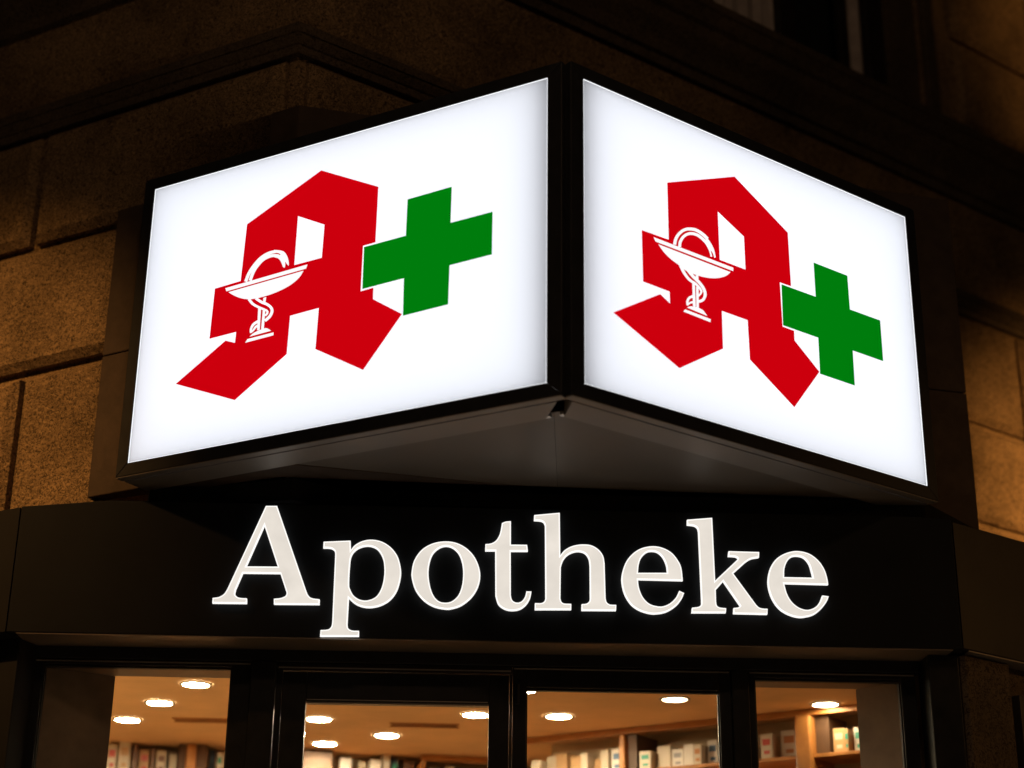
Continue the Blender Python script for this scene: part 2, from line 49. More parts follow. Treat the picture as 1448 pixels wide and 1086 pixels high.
LOGOS={'L':{'A':[[(1.3682,5.6478),(1.0175,5.467),(1.02,5.1652),(1.0916,5.1631),(1.093,4.919),(1.0194,4.9227),(1.0192,4.863),(0.851,4.7509),(1.0571,4.5057),(1.3397,4.6664),(1.3335,4.883),(1.5058,4.8763),(1.5116,4.6736),(1.8108,4.4867),(2.1945,4.6413),(1.8965,4.8199),(1.8356,4.7959),(1.8332,4.8557),(2.001,4.8513),(1.9929,5.1263),(1.83,5.134),(1.8169,5.4506)],[(1.4971,5.422),(1.3285,5.3334),(1.3333,5.1523),(1.5002,5.149)]],'X':[[(0.8423,5.3543),(0.5946,5.3609),(0.596,5.1687),(0.3675,5.1724),(0.3675,4.9523),(0.595,4.9474),(0.5972,4.7476),(0.8437,4.7405),(0.8463,4.9359),(1.0822,4.9297),(1.0839,5.1533),(0.8443,5.1589)]],'C':[[(1.9236,5.1129),(1.417,5.1336),(1.425,5.113),(1.9151,5.0943)],[(1.9007,5.0863),(1.4391,5.1039),(1.4426,5.0983),(1.4476,5.0903),(1.4539,5.0814),(1.4617,5.0732),(1.4712,5.0659),(1.4823,5.0587),(1.4945,5.0519),(1.507,5.0458),(1.5197,5.0407),(1.533,5.0362),(1.547,5.0322),(1.5621,5.0285),(1.5787,5.025),(1.5965,5.0218),(1.6148,5.0191),(1.6329,5.0169),(1.6515,5.0154),(1.6706,5.0143),(1.6889,5.0137),(1.7048,5.0135),(1.7176,5.0136),(1.7279,5.014),(1.7374,5.0148),(1.7475,5.0161),(1.7582,5.0177),(1.769,5.0196),(1.7799,5.0221),(1.7908,5.0252),(1.802,5.0291),(1.8133,5.0336),(1.8245,5.0386),(1.8353,5.0437),(1.8457,5.0492),(1.8559,5.0551),(1.8655,5.061),(1.8742,5.0666),(1.8824,5.0722),(1.8899,5.0779),(1.8963,5.0828)],[(1.7865,5.1169),(1.7837,5.1247),(1.7797,5.1357),(1.775,5.1477),(1.7697,5.1585),(1.7638,5.1679),(1.7571,5.177),(1.7498,5.1859),(1.7418,5.1945),(1.7332,5.2031),(1.724,5.2115),(1.7143,5.2192),(1.7043,5.2257),(1.6936,5.231),(1.6821,5.2355),(1.6704,5.239),(1.6592,5.2415),(1.6476,5.2427),(1.6351,5.2427),(1.6237,5.2422),(1.6155,5.242),(1.6207,5.2591),(1.6288,5.2594),(1.6406,5.2599),(1.6543,5.2598),(1.6677,5.2584),(1.6803,5.2557),(1.693,5.2519),(1.7055,5.247),(1.7174,5.2411),(1.7284,5.234),(1.7389,5.2257),(1.7485,5.2169),(1.7575,5.208),(1.7659,5.199),(1.7736,5.1896),(1.7807,5.1798),(1.787,5.1697),(1.7928,5.158),(1.7977,5.1454),(1.8018,5.1342),(1.8046,5.1265)],[(1.7583,5.1165),(1.7556,5.1248),(1.7518,5.1368),(1.7473,5.1496),(1.7423,5.1607),(1.7366,5.1699),(1.73,5.1786),(1.723,5.1866),(1.7157,5.194),(1.7085,5.2007),(1.7013,5.2066),(1.6939,5.2116),(1.6859,5.2157),(1.6767,5.2189),(1.6665,5.2213),(1.6561,5.2228),(1.6469,5.2236),(1.6382,5.2233),(1.6294,5.2219),(1.6213,5.2202),(1.6154,5.219),(1.6172,5.2357),(1.623,5.2368),(1.6316,5.2387),(1.6421,5.2403),(1.6531,5.2408),(1.664,5.2399),(1.6755,5.2381),(1.687,5.2354),(1.6976,5.2317),(1.7071,5.2269),(1.7156,5.2212),(1.7235,5.2147),(1.7311,5.2077),(1.7387,5.1999),(1.7463,5.1913),(1.7534,5.1819),(1.7597,5.1717),(1.7652,5.1595),(1.77,5.1461),(1.7737,5.1339),(1.7764,5.1255)],[(1.628,5.2609),(1.6173,5.2577),(1.6018,5.2532),(1.5855,5.2476),(1.5722,5.2412),(1.563,5.2337),(1.5556,5.2251),(1.5497,5.2159),(1.5445,5.2067),(1.54,5.1971),(1.5366,5.1868),(1.534,5.1771),(1.5321,5.169),(1.5312,5.1627),(1.5313,5.1577),(1.5317,5.1539),(1.532,5.1512),(1.5338,5.1532),(1.5364,5.1561),(1.5394,5.1595),(1.5424,5.1632),(1.5459,5.1677),(1.5497,5.173),(1.5533,5.1778),(1.5557,5.1812),(1.5551,5.1773),(1.5541,5.1716),(1.5533,5.1654),(1.5529,5.1602),(1.5534,5.1558),(1.5543,5.1517),(1.5554,5.1482),(1.5561,5.1458),(1.5654,5.1511),(1.5682,5.1575),(1.5721,5.1668),(1.5767,5.1768),(1.5812,5.1853),(1.5855,5.1919),(1.5899,5.1977),(1.5946,5.2028),(1.5997,5.2073),(1.6061,5.2113),(1.6134,5.2148),(1.6201,5.2175),(1.6248,5.2195),(1.6261,5.2371),(1.6214,5.236),(1.6146,5.2343),(1.6074,5.2324),(1.6015,5.2305),(1.5972,5.2283),(1.5936,5.2259),(1.5908,5.2237),(1.5888,5.2222),(1.5883,5.223),(1.5875,5.2242),(1.5872,5.2257),(1.588,5.2274),(1.5902,5.2296),(1.5934,5.2321),(1.5974,5.2347),(1.602,5.2371),(1.608,5.2394),(1.6152,5.2416),(1.622,5.2435),(1.6267,5.2449)],[(1.7726,5.0165),(1.768,5.0105),(1.7612,5.0018),(1.7529,4.9919),(1.7438,4.9827),(1.7338,4.9748),(1.7234,4.9678),(1.713,4.9614),(1.7032,4.9555),(1.6937,4.95),(1.6843,4.9449),(1.6756,4.9404),(1.6681,4.9363),(1.6614,4.9326),(1.6557,4.9295),(1.6517,4.9271),(1.6497,4.9255),(1.649,4.9246),(1.6488,4.9234),(1.6489,4.9214),(1.6496,4.9192),(1.6512,4.9167),(1.6541,4.9137),(1.6572,4.9109),(1.6594,4.9089),(1.6508,4.9008),(1.6484,4.9026),(1.6449,4.9053),(1.6412,4.9087),(1.6385,4.9123),(1.6369,4.9161),(1.6363,4.9202),(1.6371,4.9253),(1.6403,4.9308),(1.6453,4.9354),(1.6509,4.9392),(1.6569,4.9427),(1.6636,4.9466),(1.6712,4.951),(1.6799,4.9558),(1.6888,4.9608),(1.6978,4.9662),(1.7072,4.9721),(1.717,4.9784),(1.7262,4.9849),(1.7341,4.9913),(1.7413,4.9989),(1.7485,5.0078),(1.7548,5.0163),(1.7593,5.0224)],[(1.7261,5.0081),(1.7194,5.0029),(1.7097,4.9953),(1.6987,4.9869),(1.6879,4.9793),(1.6774,4.9731),(1.6672,4.9678),(1.6581,4.9631),(1.6503,4.9583),(1.6434,4.953),(1.6369,4.9475),(1.6315,4.9422),(1.6277,4.9375),(1.6252,4.9333),(1.6237,4.9293),(1.6231,4.9253),(1.6233,4.9209),(1.6247,4.9159),(1.6272,4.9104),(1.6308,4.9049),(1.6349,4.9001),(1.6406,4.8955),(1.6481,4.891),(1.6554,4.8871),(1.6605,4.8842),(1.6488,4.8704),(1.6437,4.8732),(1.6362,4.8773),(1.628,4.8823),(1.621,4.8879),(1.6158,4.894),(1.6116,4.9006),(1.6084,4.9075),(1.6065,4.9144),(1.6061,4.9214),(1.6072,4.9284),(1.6099,4.9355),(1.614,4.9426),(1.6197,4.9497),(1.6267,4.9567),(1.6345,4.9633),(1.643,4.9697),(1.6525,4.9756),(1.6624,4.9808),(1.6721,4.9858),(1.681,4.9911),(1.6906,4.9979),(1.7011,5.0058),(1.7107,5.0133),(1.7174,5.0186)],[(1.7014,4.9568),(1.6846,4.9506),(1.6828,4.834),(1.6984,4.8345)],[(1.6715,4.9373),(1.6572,4.9306),(1.6571,4.8341),(1.6734,4.8358)],[(1.6728,5.0051),(1.656,5.0058),(1.6587,4.9798),(1.6733,4.9818)],[(1.6977,4.8903),(1.7034,4.8882),(1.7118,4.8853),(1.7211,4.8815),(1.7288,4.8769),(1.7342,4.8714),(1.7381,4.8654),(1.7409,4.8592),(1.7428,4.8528),(1.7436,4.8459),(1.7432,4.8387),(1.7424,4.8326),(1.7418,4.8285),(1.7308,4.8262),(1.7309,4.8303),(1.7311,4.836),(1.731,4.842),(1.73,4.8472),(1.7279,4.8521),(1.7252,4.8571),(1.7217,4.8616),(1.7174,4.8653),(1.711,4.8685),(1.7025,4.8715),(1.694,4.8739),(1.688,4.8756)],[(1.6938,4.8665),(1.6972,4.8652),(1.7022,4.8635),(1.7079,4.8612),(1.713,4.8583),(1.7169,4.8546),(1.7197,4.8507),(1.7222,4.847),(1.7248,4.8438),(1.7284,4.8408),(1.7327,4.8377),(1.7368,4.8349),(1.7395,4.8329),(1.7334,4.8261),(1.7302,4.8277),(1.7258,4.8301),(1.7208,4.833),(1.7163,4.8362),(1.7126,4.8396),(1.7095,4.8432),(1.7067,4.8462),(1.7038,4.8485),(1.6997,4.8502),(1.6945,4.8518),(1.6894,4.853),(1.6857,4.8538)],[(1.7407,4.8088),(1.7376,4.811),(1.7333,4.8142),(1.728,4.8177),(1.7219,4.8208),(1.715,4.8234),(1.7072,4.8259),(1.6987,4.8282),(1.6897,4.8302),(1.6794,4.8319),(1.6681,4.8336),(1.6572,4.8347),(1.6483,4.835),(1.6421,4.8344),(1.6377,4.833),(1.634,4.8311),(1.6299,4.8287),(1.6248,4.8253),(1.6193,4.8212),(1.6144,4.8172),(1.6109,4.8144)],[(1.7648,4.7804),(1.7529,4.797),(1.5939,4.8016),(1.5939,4.7865)]]},'R':{'A':[[(0.6047,5.4347),(1.062,5.6215),(1.4267,5.4227),(1.4291,5.124),(1.349,5.1227),(1.3524,4.881),(1.4332,4.8801),(1.4328,4.8281),(1.6003,4.7024),(1.4066,4.4686),(1.1155,4.6442),(1.1115,4.8502),(0.9374,4.8515),(0.9355,4.6532),(0.6508,4.4808),(0.2523,4.6521),(0.5402,4.8256),(0.6025,4.794),(0.6015,4.8564),(0.4364,4.8603),(0.434,5.1251),(0.6042,5.1277)],[(0.9347,5.3868),(1.1113,5.3032),(1.1124,5.1211),(0.9363,5.1217)]],'X':[[(1.608,5.3081),(1.859,5.3077),(1.8609,5.1158),(2.0931,5.1175),(2.0928,4.8874),(1.8608,4.8873),(1.8584,4.6933),(1.6063,4.6938),(1.6087,4.8903),(1.3579,4.8901),(1.3617,5.1135),(1.6081,5.1156)]],'C':[[(0.506,5.1094),(1.025,5.1046),(1.0227,5.0866),(0.5178,5.091)],[(0.5348,5.0809),(1.0037,5.0746),(0.999,5.0697),(0.9924,5.0628),(0.9845,5.0551),(0.9761,5.0481),(0.9671,5.0421),(0.9571,5.0364),(0.9466,5.031),(0.9359,5.0259),(0.925,5.0211),(0.9139,5.0166),(0.9023,5.0125),(0.8897,5.0087),(0.8761,5.0052),(0.8616,5.0019),(0.8466,4.9991),(0.8313,4.9967),(0.8151,4.9949),(0.7981,4.9935),(0.7817,4.9925),(0.7674,4.9919),(0.7552,4.9919),(0.7445,4.9924),(0.7357,4.9931),(0.7295,4.9935),(0.7255,4.9937),(0.7197,4.994),(0.7126,4.9947),(0.7044,4.9964),(0.695,4.9993),(0.6843,5.0032),(0.6728,5.0075),(0.6611,5.0117),(0.649,5.0154),(0.6364,5.0191),(0.6237,5.0231),(0.6117,5.0276),(0.6004,5.0326),(0.5895,5.0381),(0.579,5.044),(0.5691,5.0504),(0.5591,5.0582),(0.5492,5.0671),(0.5407,5.0752)],[(0.6475,5.1129),(0.6487,5.1187),(0.6504,5.1269),(0.6526,5.1357),(0.6556,5.1438),(0.6597,5.1517),(0.6648,5.1603),(0.6707,5.1687),(0.6769,5.1766),(0.6837,5.1839),(0.6911,5.1911),(0.6988,5.1977),(0.7065,5.2033),(0.7139,5.208),(0.7214,5.2119),(0.7292,5.2153),(0.7379,5.2182),(0.7478,5.2209),(0.7584,5.2232),(0.7691,5.2247),(0.7794,5.225),(0.79,5.224),(0.8011,5.2218),(0.812,5.2188),(0.8217,5.2157),(0.8301,5.2123),(0.8378,5.2081),(0.8444,5.2041),(0.8492,5.2013),(0.8641,5.2167),(0.8594,5.2195),(0.8525,5.2236),(0.8441,5.2281),(0.8346,5.2321),(0.8242,5.2354),(0.8125,5.2385),(0.8001,5.241),(0.7875,5.2422),(0.7749,5.2417),(0.7623,5.24),(0.7501,5.2374),(0.7388,5.2342),(0.7282,5.2307),(0.7182,5.2263),(0.7085,5.2212),(0.6989,5.2152),(0.6894,5.2081),(0.6801,5.2002),(0.6713,5.1917),(0.6632,5.1828),(0.6558,5.1735),(0.649,5.1637),(0.6431,5.1538),(0.638,5.144),(0.6343,5.1338),(0.6317,5.1237),(0.63,5.1153),(0.6289,5.1095)],[(0.6783,5.1106),(0.679,5.1157),(0.6798,5.1227),(0.6811,5.1303),(0.6832,5.1373),(0.6866,5.1443),(0.691,5.152),(0.696,5.1595),(0.7013,5.1663),(0.7071,5.1724),(0.7136,5.1783),(0.7205,5.1836),(0.7273,5.1881),(0.7339,5.1918),(0.7406,5.1948),(0.7477,5.1972),(0.7553,5.1991),(0.7637,5.2005),(0.7728,5.2012),(0.7819,5.2013),(0.7904,5.2005),(0.799,5.1984),(0.8079,5.1952),(0.8164,5.1915),(0.8236,5.1882),(0.8292,5.1853),(0.8337,5.1825),(0.8373,5.1799),(0.8399,5.1781),(0.8544,5.192),(0.8518,5.1938),(0.848,5.1965),(0.8429,5.1997),(0.8367,5.2029),(0.8292,5.2064),(0.8202,5.2102),(0.8104,5.2138),(0.8001,5.2162),(0.7896,5.2172),(0.779,5.2172),(0.7684,5.2162),(0.7583,5.2146),(0.7487,5.2122),(0.7394,5.209),(0.7304,5.205),(0.7215,5.2001),(0.7127,5.1942),(0.7042,5.1875),(0.696,5.1801),(0.6886,5.1722),(0.6819,5.1637),(0.6759,5.1547),(0.6707,5.1457),(0.6665,5.1367),(0.6636,5.1276),(0.6621,5.1187),(0.6612,5.1113),(0.6606,5.1063)],[(0.8485,5.2171),(0.8535,5.213),(0.8606,5.2073),(0.8684,5.2006),(0.8754,5.1937),(0.8814,5.1869),(0.8872,5.1796),(0.8924,5.1718),(0.8968,5.1634),(0.9002,5.1533),(0.9027,5.1419),(0.9047,5.1314),(0.906,5.1242),(0.8974,5.1205),(0.8961,5.1242),(0.8943,5.1294),(0.892,5.1351),(0.8892,5.1401),(0.8855,5.1446),(0.8809,5.1489),(0.8767,5.1527),(0.8737,5.1553),(0.8743,5.1524),(0.8752,5.1483),(0.8763,5.1436),(0.8775,5.1392),(0.8789,5.1346),(0.8806,5.1298),(0.8822,5.1255),(0.8832,5.1225),(0.872,5.1176),(0.8709,5.123),(0.8694,5.1308),(0.8671,5.1396),(0.8637,5.1481),(0.8581,5.1567),(0.8509,5.1659),(0.844,5.1742),(0.8392,5.1799)],[(0.6624,5.0064),(0.6665,5.0003),(0.6725,4.9912),(0.6795,4.9813),(0.6871,4.9723),(0.6951,4.9648),(0.7038,4.9576),(0.7129,4.9512),(0.7225,4.9458),(0.7326,4.9423),(0.7428,4.9404),(0.7522,4.9389),(0.7606,4.9366),(0.769,4.9327),(0.7776,4.928),(0.7851,4.923),(0.7905,4.9186),(0.7937,4.915),(0.7952,4.9122),(0.7955,4.9096),(0.7949,4.9067),(0.7923,4.9021),(0.7873,4.8959),(0.7818,4.8898),(0.778,4.8854),(0.7862,4.8814),(0.7901,4.8857),(0.7961,4.892),(0.8023,4.8994),(0.8066,4.9066),(0.8084,4.9128),(0.8082,4.9182),(0.8061,4.9232),(0.8022,4.928),(0.7963,4.9332),(0.7884,4.9387),(0.7795,4.944),(0.7703,4.9485),(0.7607,4.9515),(0.7509,4.9533),(0.7418,4.9552),(0.7335,4.9583),(0.7252,4.9633),(0.7169,4.9694),(0.7089,4.9764),(0.7016,4.9837),(0.6948,4.9922),(0.6882,5.0019),(0.6826,5.011),(0.6786,5.0174)],[(0.7039,4.9995),(0.7103,4.9944),(0.7196,4.9871),(0.7303,4.979),(0.7411,4.9716),(0.7522,4.9653),(0.7638,4.9596),(0.7748,4.954),(0.7844,4.9484),(0.7926,4.9425),(0.7999,4.9365),(0.8059,4.9305),(0.8106,4.9243),(0.814,4.918),(0.8163,4.9116),(0.8173,4.9053),(0.817,4.8992),(0.8153,4.8928),(0.8123,4.886),(0.8082,4.8795),(0.8043,4.8747),(0.7994,4.8708),(0.7922,4.8668),(0.7845,4.8631),(0.7789,4.8604),(0.7829,4.8477),(0.7884,4.8504),(0.7968,4.8545),(0.8067,4.86),(0.8158,4.8673),(0.8228,4.8756),(0.8283,4.8845),(0.8325,4.8938),(0.8349,4.9029),(0.8353,4.9116),(0.8341,4.9198),(0.8313,4.9277),(0.8272,4.9352),(0.8218,4.9424),(0.815,4.9491),(0.8071,4.9556),(0.7983,4.9619),(0.788,4.968),(0.7766,4.9737),(0.7652,4.9794),(0.7547,4.9852),(0.7445,4.9923),(0.734,5.0002),(0.7248,5.0075),(0.7183,5.0126)],[(0.7439,4.9414),(0.7603,4.941),(0.7607,4.8214),(0.7442,4.8194)],[(0.768,4.9279),(0.7825,4.9244),(0.7806,4.8169),(0.7655,4.8162)],[(0.7672,4.9867),(0.7833,4.9929),(0.7842,4.9659),(0.7682,4.9638)],[(0.7487,4.8806),(0.743,4.8772),(0.7344,4.8722),(0.7248,4.8662),(0.7165,4.8597),(0.7104,4.8529),(0.7061,4.8463),(0.7031,4.8399),(0.7009,4.8335),(0.7,4.8268),(0.7002,4.8202),(0.7009,4.8146),(0.7014,4.8109),(0.714,4.8154),(0.7139,4.8193),(0.7137,4.8247),(0.7138,4.8304),(0.7149,4.8353),(0.7167,4.8397),(0.7192,4.8443),(0.7223,4.8485),(0.7259,4.8521),(0.7317,4.8563),(0.7399,4.8611),(0.7482,4.8655),(0.7542,4.8687)],[(0.7498,4.8473),(0.7456,4.8455),(0.7391,4.8431),(0.7317,4.8399),(0.7244,4.8359),(0.7179,4.8308),(0.7122,4.8253),(0.7075,4.8203),(0.7044,4.8169),(0.71,4.8131),(0.7136,4.8162),(0.7186,4.8207),(0.724,4.8251),(0.7287,4.8283),(0.7337,4.8304),(0.74,4.8325),(0.746,4.8341),(0.7504,4.8353)],[(0.7035,4.8004),(0.7065,4.8025),(0.7107,4.8056),(0.7161,4.809),(0.7227,4.8118),(0.7308,4.8141),(0.7404,4.8162),(0.7506,4.8179),(0.7606,4.8189),(0.7705,4.8192),(0.7806,4.8189),(0.7902,4.8181),(0.7983,4.8168),(0.8044,4.8149),(0.809,4.8125),(0.8129,4.8097),(0.8169,4.8067),(0.8213,4.8033),(0.8257,4.7994),(0.8295,4.7957),(0.8321,4.7932)],[(0.6776,4.773),(0.6905,4.7867),(0.8539,4.7815),(0.8519,4.7657)]]}}

# ------------------------------------------------------------------ plan of the place (metres; the viewer stands at 0,0)
Z0 = 1.55
V2 = lambda x, y: Vector((x, y, 0))
aL, aR, aF = 1.0607, 0.9257, 0.0283
class Frame:                                   # a vertical plane: s along it, t behind it
    def __init__(self, P, d):
        self.P = P; self.d = d.normalized()
        self.b = Vector((-self.d.y, self.d.x, 0))
        if self.b.y < 0: self.b = -self.b
    def __call__(self, s, t, z): return self.P + self.d * s + self.b * t + Vector((0, 0, z))
    def at(self, t): return Frame(self.P + self.b * t, self.d)
LF = Frame(V2(0.2173, 6.8), V2(-math.sin(aL), math.cos(aL)))      # left light box face, s runs to the left
RF = Frame(V2(0.2586, 6.7959), V2(math.sin(aR), math.cos(aR)))    # right light box face, s runs to the right
FF = Frame(V2(0, 8.15), V2(math.cos(aF), math.sin(aF)))           # fascia face
FX0, FX1 = -2.4601, 2.2546

# ------------------------------------------------------------------ helpers
def tag(o, label=None, cat=None, group=None, kind=None):
    if label: o['label'] = label
    if cat: o['category'] = cat
    if group: o['group'] = group
    if kind: o['kind'] = kind
    return o
def thing(name, loc, label, cat, group=None):
    o = bpy.data.objects.new(name, None); COL.objects.link(o); o.location = loc; o.empty_display_size = 0.1
    return tag(o, label, cat, group)
def link(name, me, mats, parent=None, bevel=0.0, smooth=False):
    o = bpy.data.objects.new(name, me); COL.objects.link(o)
    for m in (mats if isinstance(mats, (list, tuple)) else [mats]): me.materials.append(m)
    if parent is not None:
        o.parent = parent
        if parent.parent is None: off = parent.location
        else: off = parent.parent.location + parent.location
        if off.length > 0: me.transform(Matrix.Translation(-off))
    if smooth:
        for p in me.polygons: p.use_smooth = True
    if bevel:
        b = o.modifiers.new('bevel', 'BEVEL'); b.width = bevel; b.segments = 2; b.limit_method = 'ANGLE'; b.angle_limit = math.radians(35)
    return o
class MB:
    def __init__(self): self.v = []; self.f = []; self.m = []
    def prism(self, bottom, top, mi=0):        # two rings of points with the same count
        n = len(bottom); k = len(self.v); self.v += [tuple(p) for p in bottom] + [tuple(p) for p in top]
        self.f.append(tuple(range(k + n - 1, k - 1, -1))); self.f.append(tuple(range(k + n, k + 2 * n)))
        for i in range(n):
            j = (i + 1) % n; self.f.append((k + i, k + j, k + n + j, k + n + i))
        self.m += [mi] * (n + 2); return self
    def plan(self, pts, z0, z1, mi=0):         # vertical prism on a plan polygon
        return self.prism([(p[0], p[1], z0) for p in pts], [(p[0], p[1], z1) for p in pts], mi)
    def box(self, F, s0, s1, t0, t1, z0, z1, mi=0):
        return self.plan([F(s0, t0, 0), F(s1, t0, 0), F(s1, t1, 0), F(s0, t1, 0)], z0, z1, mi)
    def quad(self, a, b, c, d, mi=0):
        k = len(self.v); self.v += [tuple(p) for p in (a, b, c, d)]; self.f.append((k, k + 1, k + 2, k + 3)); self.m.append(mi); return self
    def sweep(self, prof, path, mi=0):         # profile of (out, z) carried along rings of Frames: path = [fn(out, z)]
        k = len(self.v); n = len(prof)
        for fn in path: self.v += [tuple(fn(o, z)) for o, z in prof]
        for a in range(len(path) - 1):
            for i in range(n - 1):
                self.f.append((k + a * n + i, k + a * n + i + 1, k + (a + 1) * n + i + 1, k + (a + 1) * n + i)); self.m.append(mi)
        return self
    def cyl(self, c, r, z0, z1, n=32, mi=0, r1=None):
        r1 = r if r1 is None else r1
        A = [(c[0] + r * math.cos(2 * math.pi * i / n), c[1] + r * math.sin(2 * math.pi * i / n), z0) for i in range(n)]
        B = [(c[0] + r1 * math.cos(2 * math.pi * i / n), c[1] + r1 * math.sin(2 * math.pi * i / n), z1) for i in range(n)]
        return self.prism(A, B, mi)
    def mesh(self, name):
        me = bpy.data.meshes.new(name); me.from_pydata(self.v, [], self.f)
        for p, m in zip(me.polygons, self.m): p.material_index = m
        bm = bmesh.new(); bm.from_mesh(me); bmesh.ops.recalc_face_normals(bm, faces=bm.faces); bm.to_mesh(me); bm.free()
        return me
    def build(self, name, mats, parent=None, bevel=0.0, smooth=False): return link(name, self.mesh(name), mats, parent, bevel, smooth)

# ------------------------------------------------------------------ materials
def mat(name, base=(.5, .5, .5), rough=.5, metal=0.0, spec=.5, emit=None, strength=0.0):
    m = bpy.data.materials.new(name); m.use_nodes = True
    b = m.node_tree.nodes['Principled BSDF']
    b.inputs['Base Color'].default_value = (*base, 1); b.inputs['Roughness'].default_value = rough
    b.inputs['Metallic'].default_value = metal; b.inputs['Specular IOR Level'].default_value = spec
    if emit: b.inputs['Emission Color'].default_value = (*emit, 1); b.inputs['Emission Strength'].default_value = strength
    return m
def N(m, t, **kw):
    n = m.node_tree.nodes.new(t)
    for k, v in kw.items():
        if k in n.inputs: n.inputs[k].default_value = v
        else: setattr(n, k, v)
    return n
def worn(m, scale=6.0, amount=.25, rlo=.3, rhi=.5, bump=.0, bscale=200, base=None):
    """mottled colour, uneven gloss and a fine bump, in world metres"""
    t = m.node_tree; L = t.links; b = t.nodes['Principled BSDF']
    g = N(m, 'ShaderNodeNewGeometry')
    n1 = N(m, 'ShaderNodeTexNoise', Scale=scale, Detail=8.0, Roughness=.65); L.new(g.outputs['Position'], n1.inputs['Vector'])
    c = tuple(base or b.inputs['Base Color'].default_value[:3])
    r = N(m, 'ShaderNodeValToRGB'); r.color_ramp.elements[0].position = .3; r.color_ramp.elements[1].position = .72
    r.color_ramp.elements[0].color = (*[x * (1 - amount) for x in c], 1); r.color_ramp.elements[1].color = (*[min(1, x * (1 + amount)) for x in c], 1)
    L.new(n1.outputs[0], r.inputs[0]); L.new(r.outputs[0], b.inputs['Base Color'])
    mr = N(m, 'ShaderNodeMapRange'); mr.inputs['From Min'].default_value = .3; mr.inputs['From Max'].default_value = .7
    mr.inputs['To Min'].default_value = rlo; mr.inputs['To Max'].default_value = rhi
    L.new(n1.outputs[0], mr.inputs['Value']); L.new(mr.outputs[0], b.inputs['Roughness'])
    if bump:
        n2 = N(m, 'ShaderNodeTexNoise', Scale=bscale, Detail=3.0); L.new(g.outputs['Position'], n2.inputs['Vector'])
        bp = N(m, 'ShaderNodeBump', Strength=bump, Distance=.004); L.new(n2.outputs[0], bp.inputs['Height']); L.new(bp.outputs[0], b.inputs['Normal'])
    return m
def stone(name, lo, hi, depth=.012, fine=55.0):
    m = mat(name, rough=.9, spec=.25); t = m.node_tree; L = t.links; b = t.nodes['Principled BSDF']
    g = N(m, 'ShaderNodeNewGeometry')
    big = N(m, 'ShaderNodeTexNoise', Scale=1.7, Detail=6.0, Roughness=.6); L.new(g.outputs['Position'], big.inputs['Vector'])
    med = N(m, 'ShaderNodeTexNoise', Scale=fine, Detail=4.0, Roughness=.62, Distortion=2.4); L.new(g.outputs['Position'], med.inputs['Vector'])
    pit = N(m, 'ShaderNodeTexVoronoi', Scale=fine * .8); L.new(g.outputs['Position'], pit.inputs['Vector'])
    mx = N(m, 'ShaderNodeMath', operation='MULTIPLY_ADD'); L.new(med.outputs[0], mx.inputs[0]); mx.inputs[1].default_value = .6; L.new(big.outputs[0], mx.inputs[2])
    r = N(m, 'ShaderNodeValToRGB'); r.color_ramp.elements[0].position = .5; r.color_ramp.elements[1].position = 1.05
    r.color_ramp.elements[0].color = (*lo, 1); r.color_ramp.elements[1].color = (*hi, 1)
    L.new(mx.outputs[0], r.inputs[0])
    pr = N(m, 'ShaderNodeMapRange'); pr.inputs['From Min'].default_value = .39; pr.inputs['From Max'].default_value = .52; pr.inputs['To Min'].default_value = .27; pr.inputs['To Max'].default_value = 1.0
    L.new(med.outputs[0], pr.inputs['Value']); mm = N(m, 'ShaderNodeMix', data_type='RGBA', blend_type='MULTIPLY'); mm.inputs[0].default_value = 1.0
    L.new(r.outputs[0], mm.inputs[6]); L.new(pr.outputs[0], mm.inputs[7]); L.new(mm.outputs[2], b.inputs['Base Color'])
    ad = N(m, 'ShaderNodeMath', operation='MULTIPLY_ADD'); L.new(pit.outputs['Distance'], ad.inputs[0]); ad.inputs[1].default_value = .5; L.new(med.outputs[0], ad.inputs[2])
    bp = N(m, 'ShaderNodeBump', Strength=.9, Distance=depth); L.new(ad.outputs[0], bp.inputs['Height']); L.new(bp.outputs[0], b.inputs['Normal'])
    return m
def emitter(name, colour, strength=1.0):
    m = bpy.data.materials.new(name); m.use_nodes = True; t = m.node_tree
    t.nodes.remove(t.nodes['Principled BSDF']); e = N(m, 'ShaderNodeEmission'); e.inputs[0].default_value = (*colour, 1); e.inputs[1].default_value = strength
    t.links.new(e.outputs[0], t.nodes['Material Output'].inputs[0]); return m

M = {}
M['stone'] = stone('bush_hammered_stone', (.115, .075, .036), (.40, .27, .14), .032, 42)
M['ashlar'] = stone('shade_toned_moulded_stone', (.042, .031, .02), (.10, .073, .046), .004, 40)  # ledge and cornice stone darkened, their shade is put into the colour
M['cladding'] = worn(mat('dark_brown_cladding', (.052, .038, .029), .75, 0, .15), 9, .3, .65, .85, .25, 140)
M['black_alu'] = worn(mat('black_aluminium', (.008, .0085, .010), .45, 0, .22), 14, .25, .34, .5, .12, 500)
M['grey_metal'] = worn(mat('grey_sheet_metal', (.19, .17, .15), .45, .35, .5), 3, .14, .42, .54, .06, 320)
M['dull_metal'] = worn(mat('dull_brown_sheet_metal', (.13, .11, .088), .5, .35, .5), 3, .14, .45, .56, .06, 320)
M['frame_alu'] = worn(mat('sign_frame_aluminium', (.016, .017, .020), .5, 0, .25), 14, .25, .44, .58, .12, 500)
M['fascia'] = worn(mat('black_fascia_panel', (.0055, .0066, .0078), .6, 0, .12), 4, .2, .52, .66, .05, 500)
M['fascia_matt'] = worn(mat('matt_black_panel', (.010, .010, .011), .7, 0, .12), 4, .2, .65, .8)
M['lamplit_panel'] = worn(mat('lamplit_side_panel', (.013, .0105, .009), .55, 0, .3), 4, .2, .42, .6, .05, 400)  # black fascia with the right lamp's brown light put into its colour
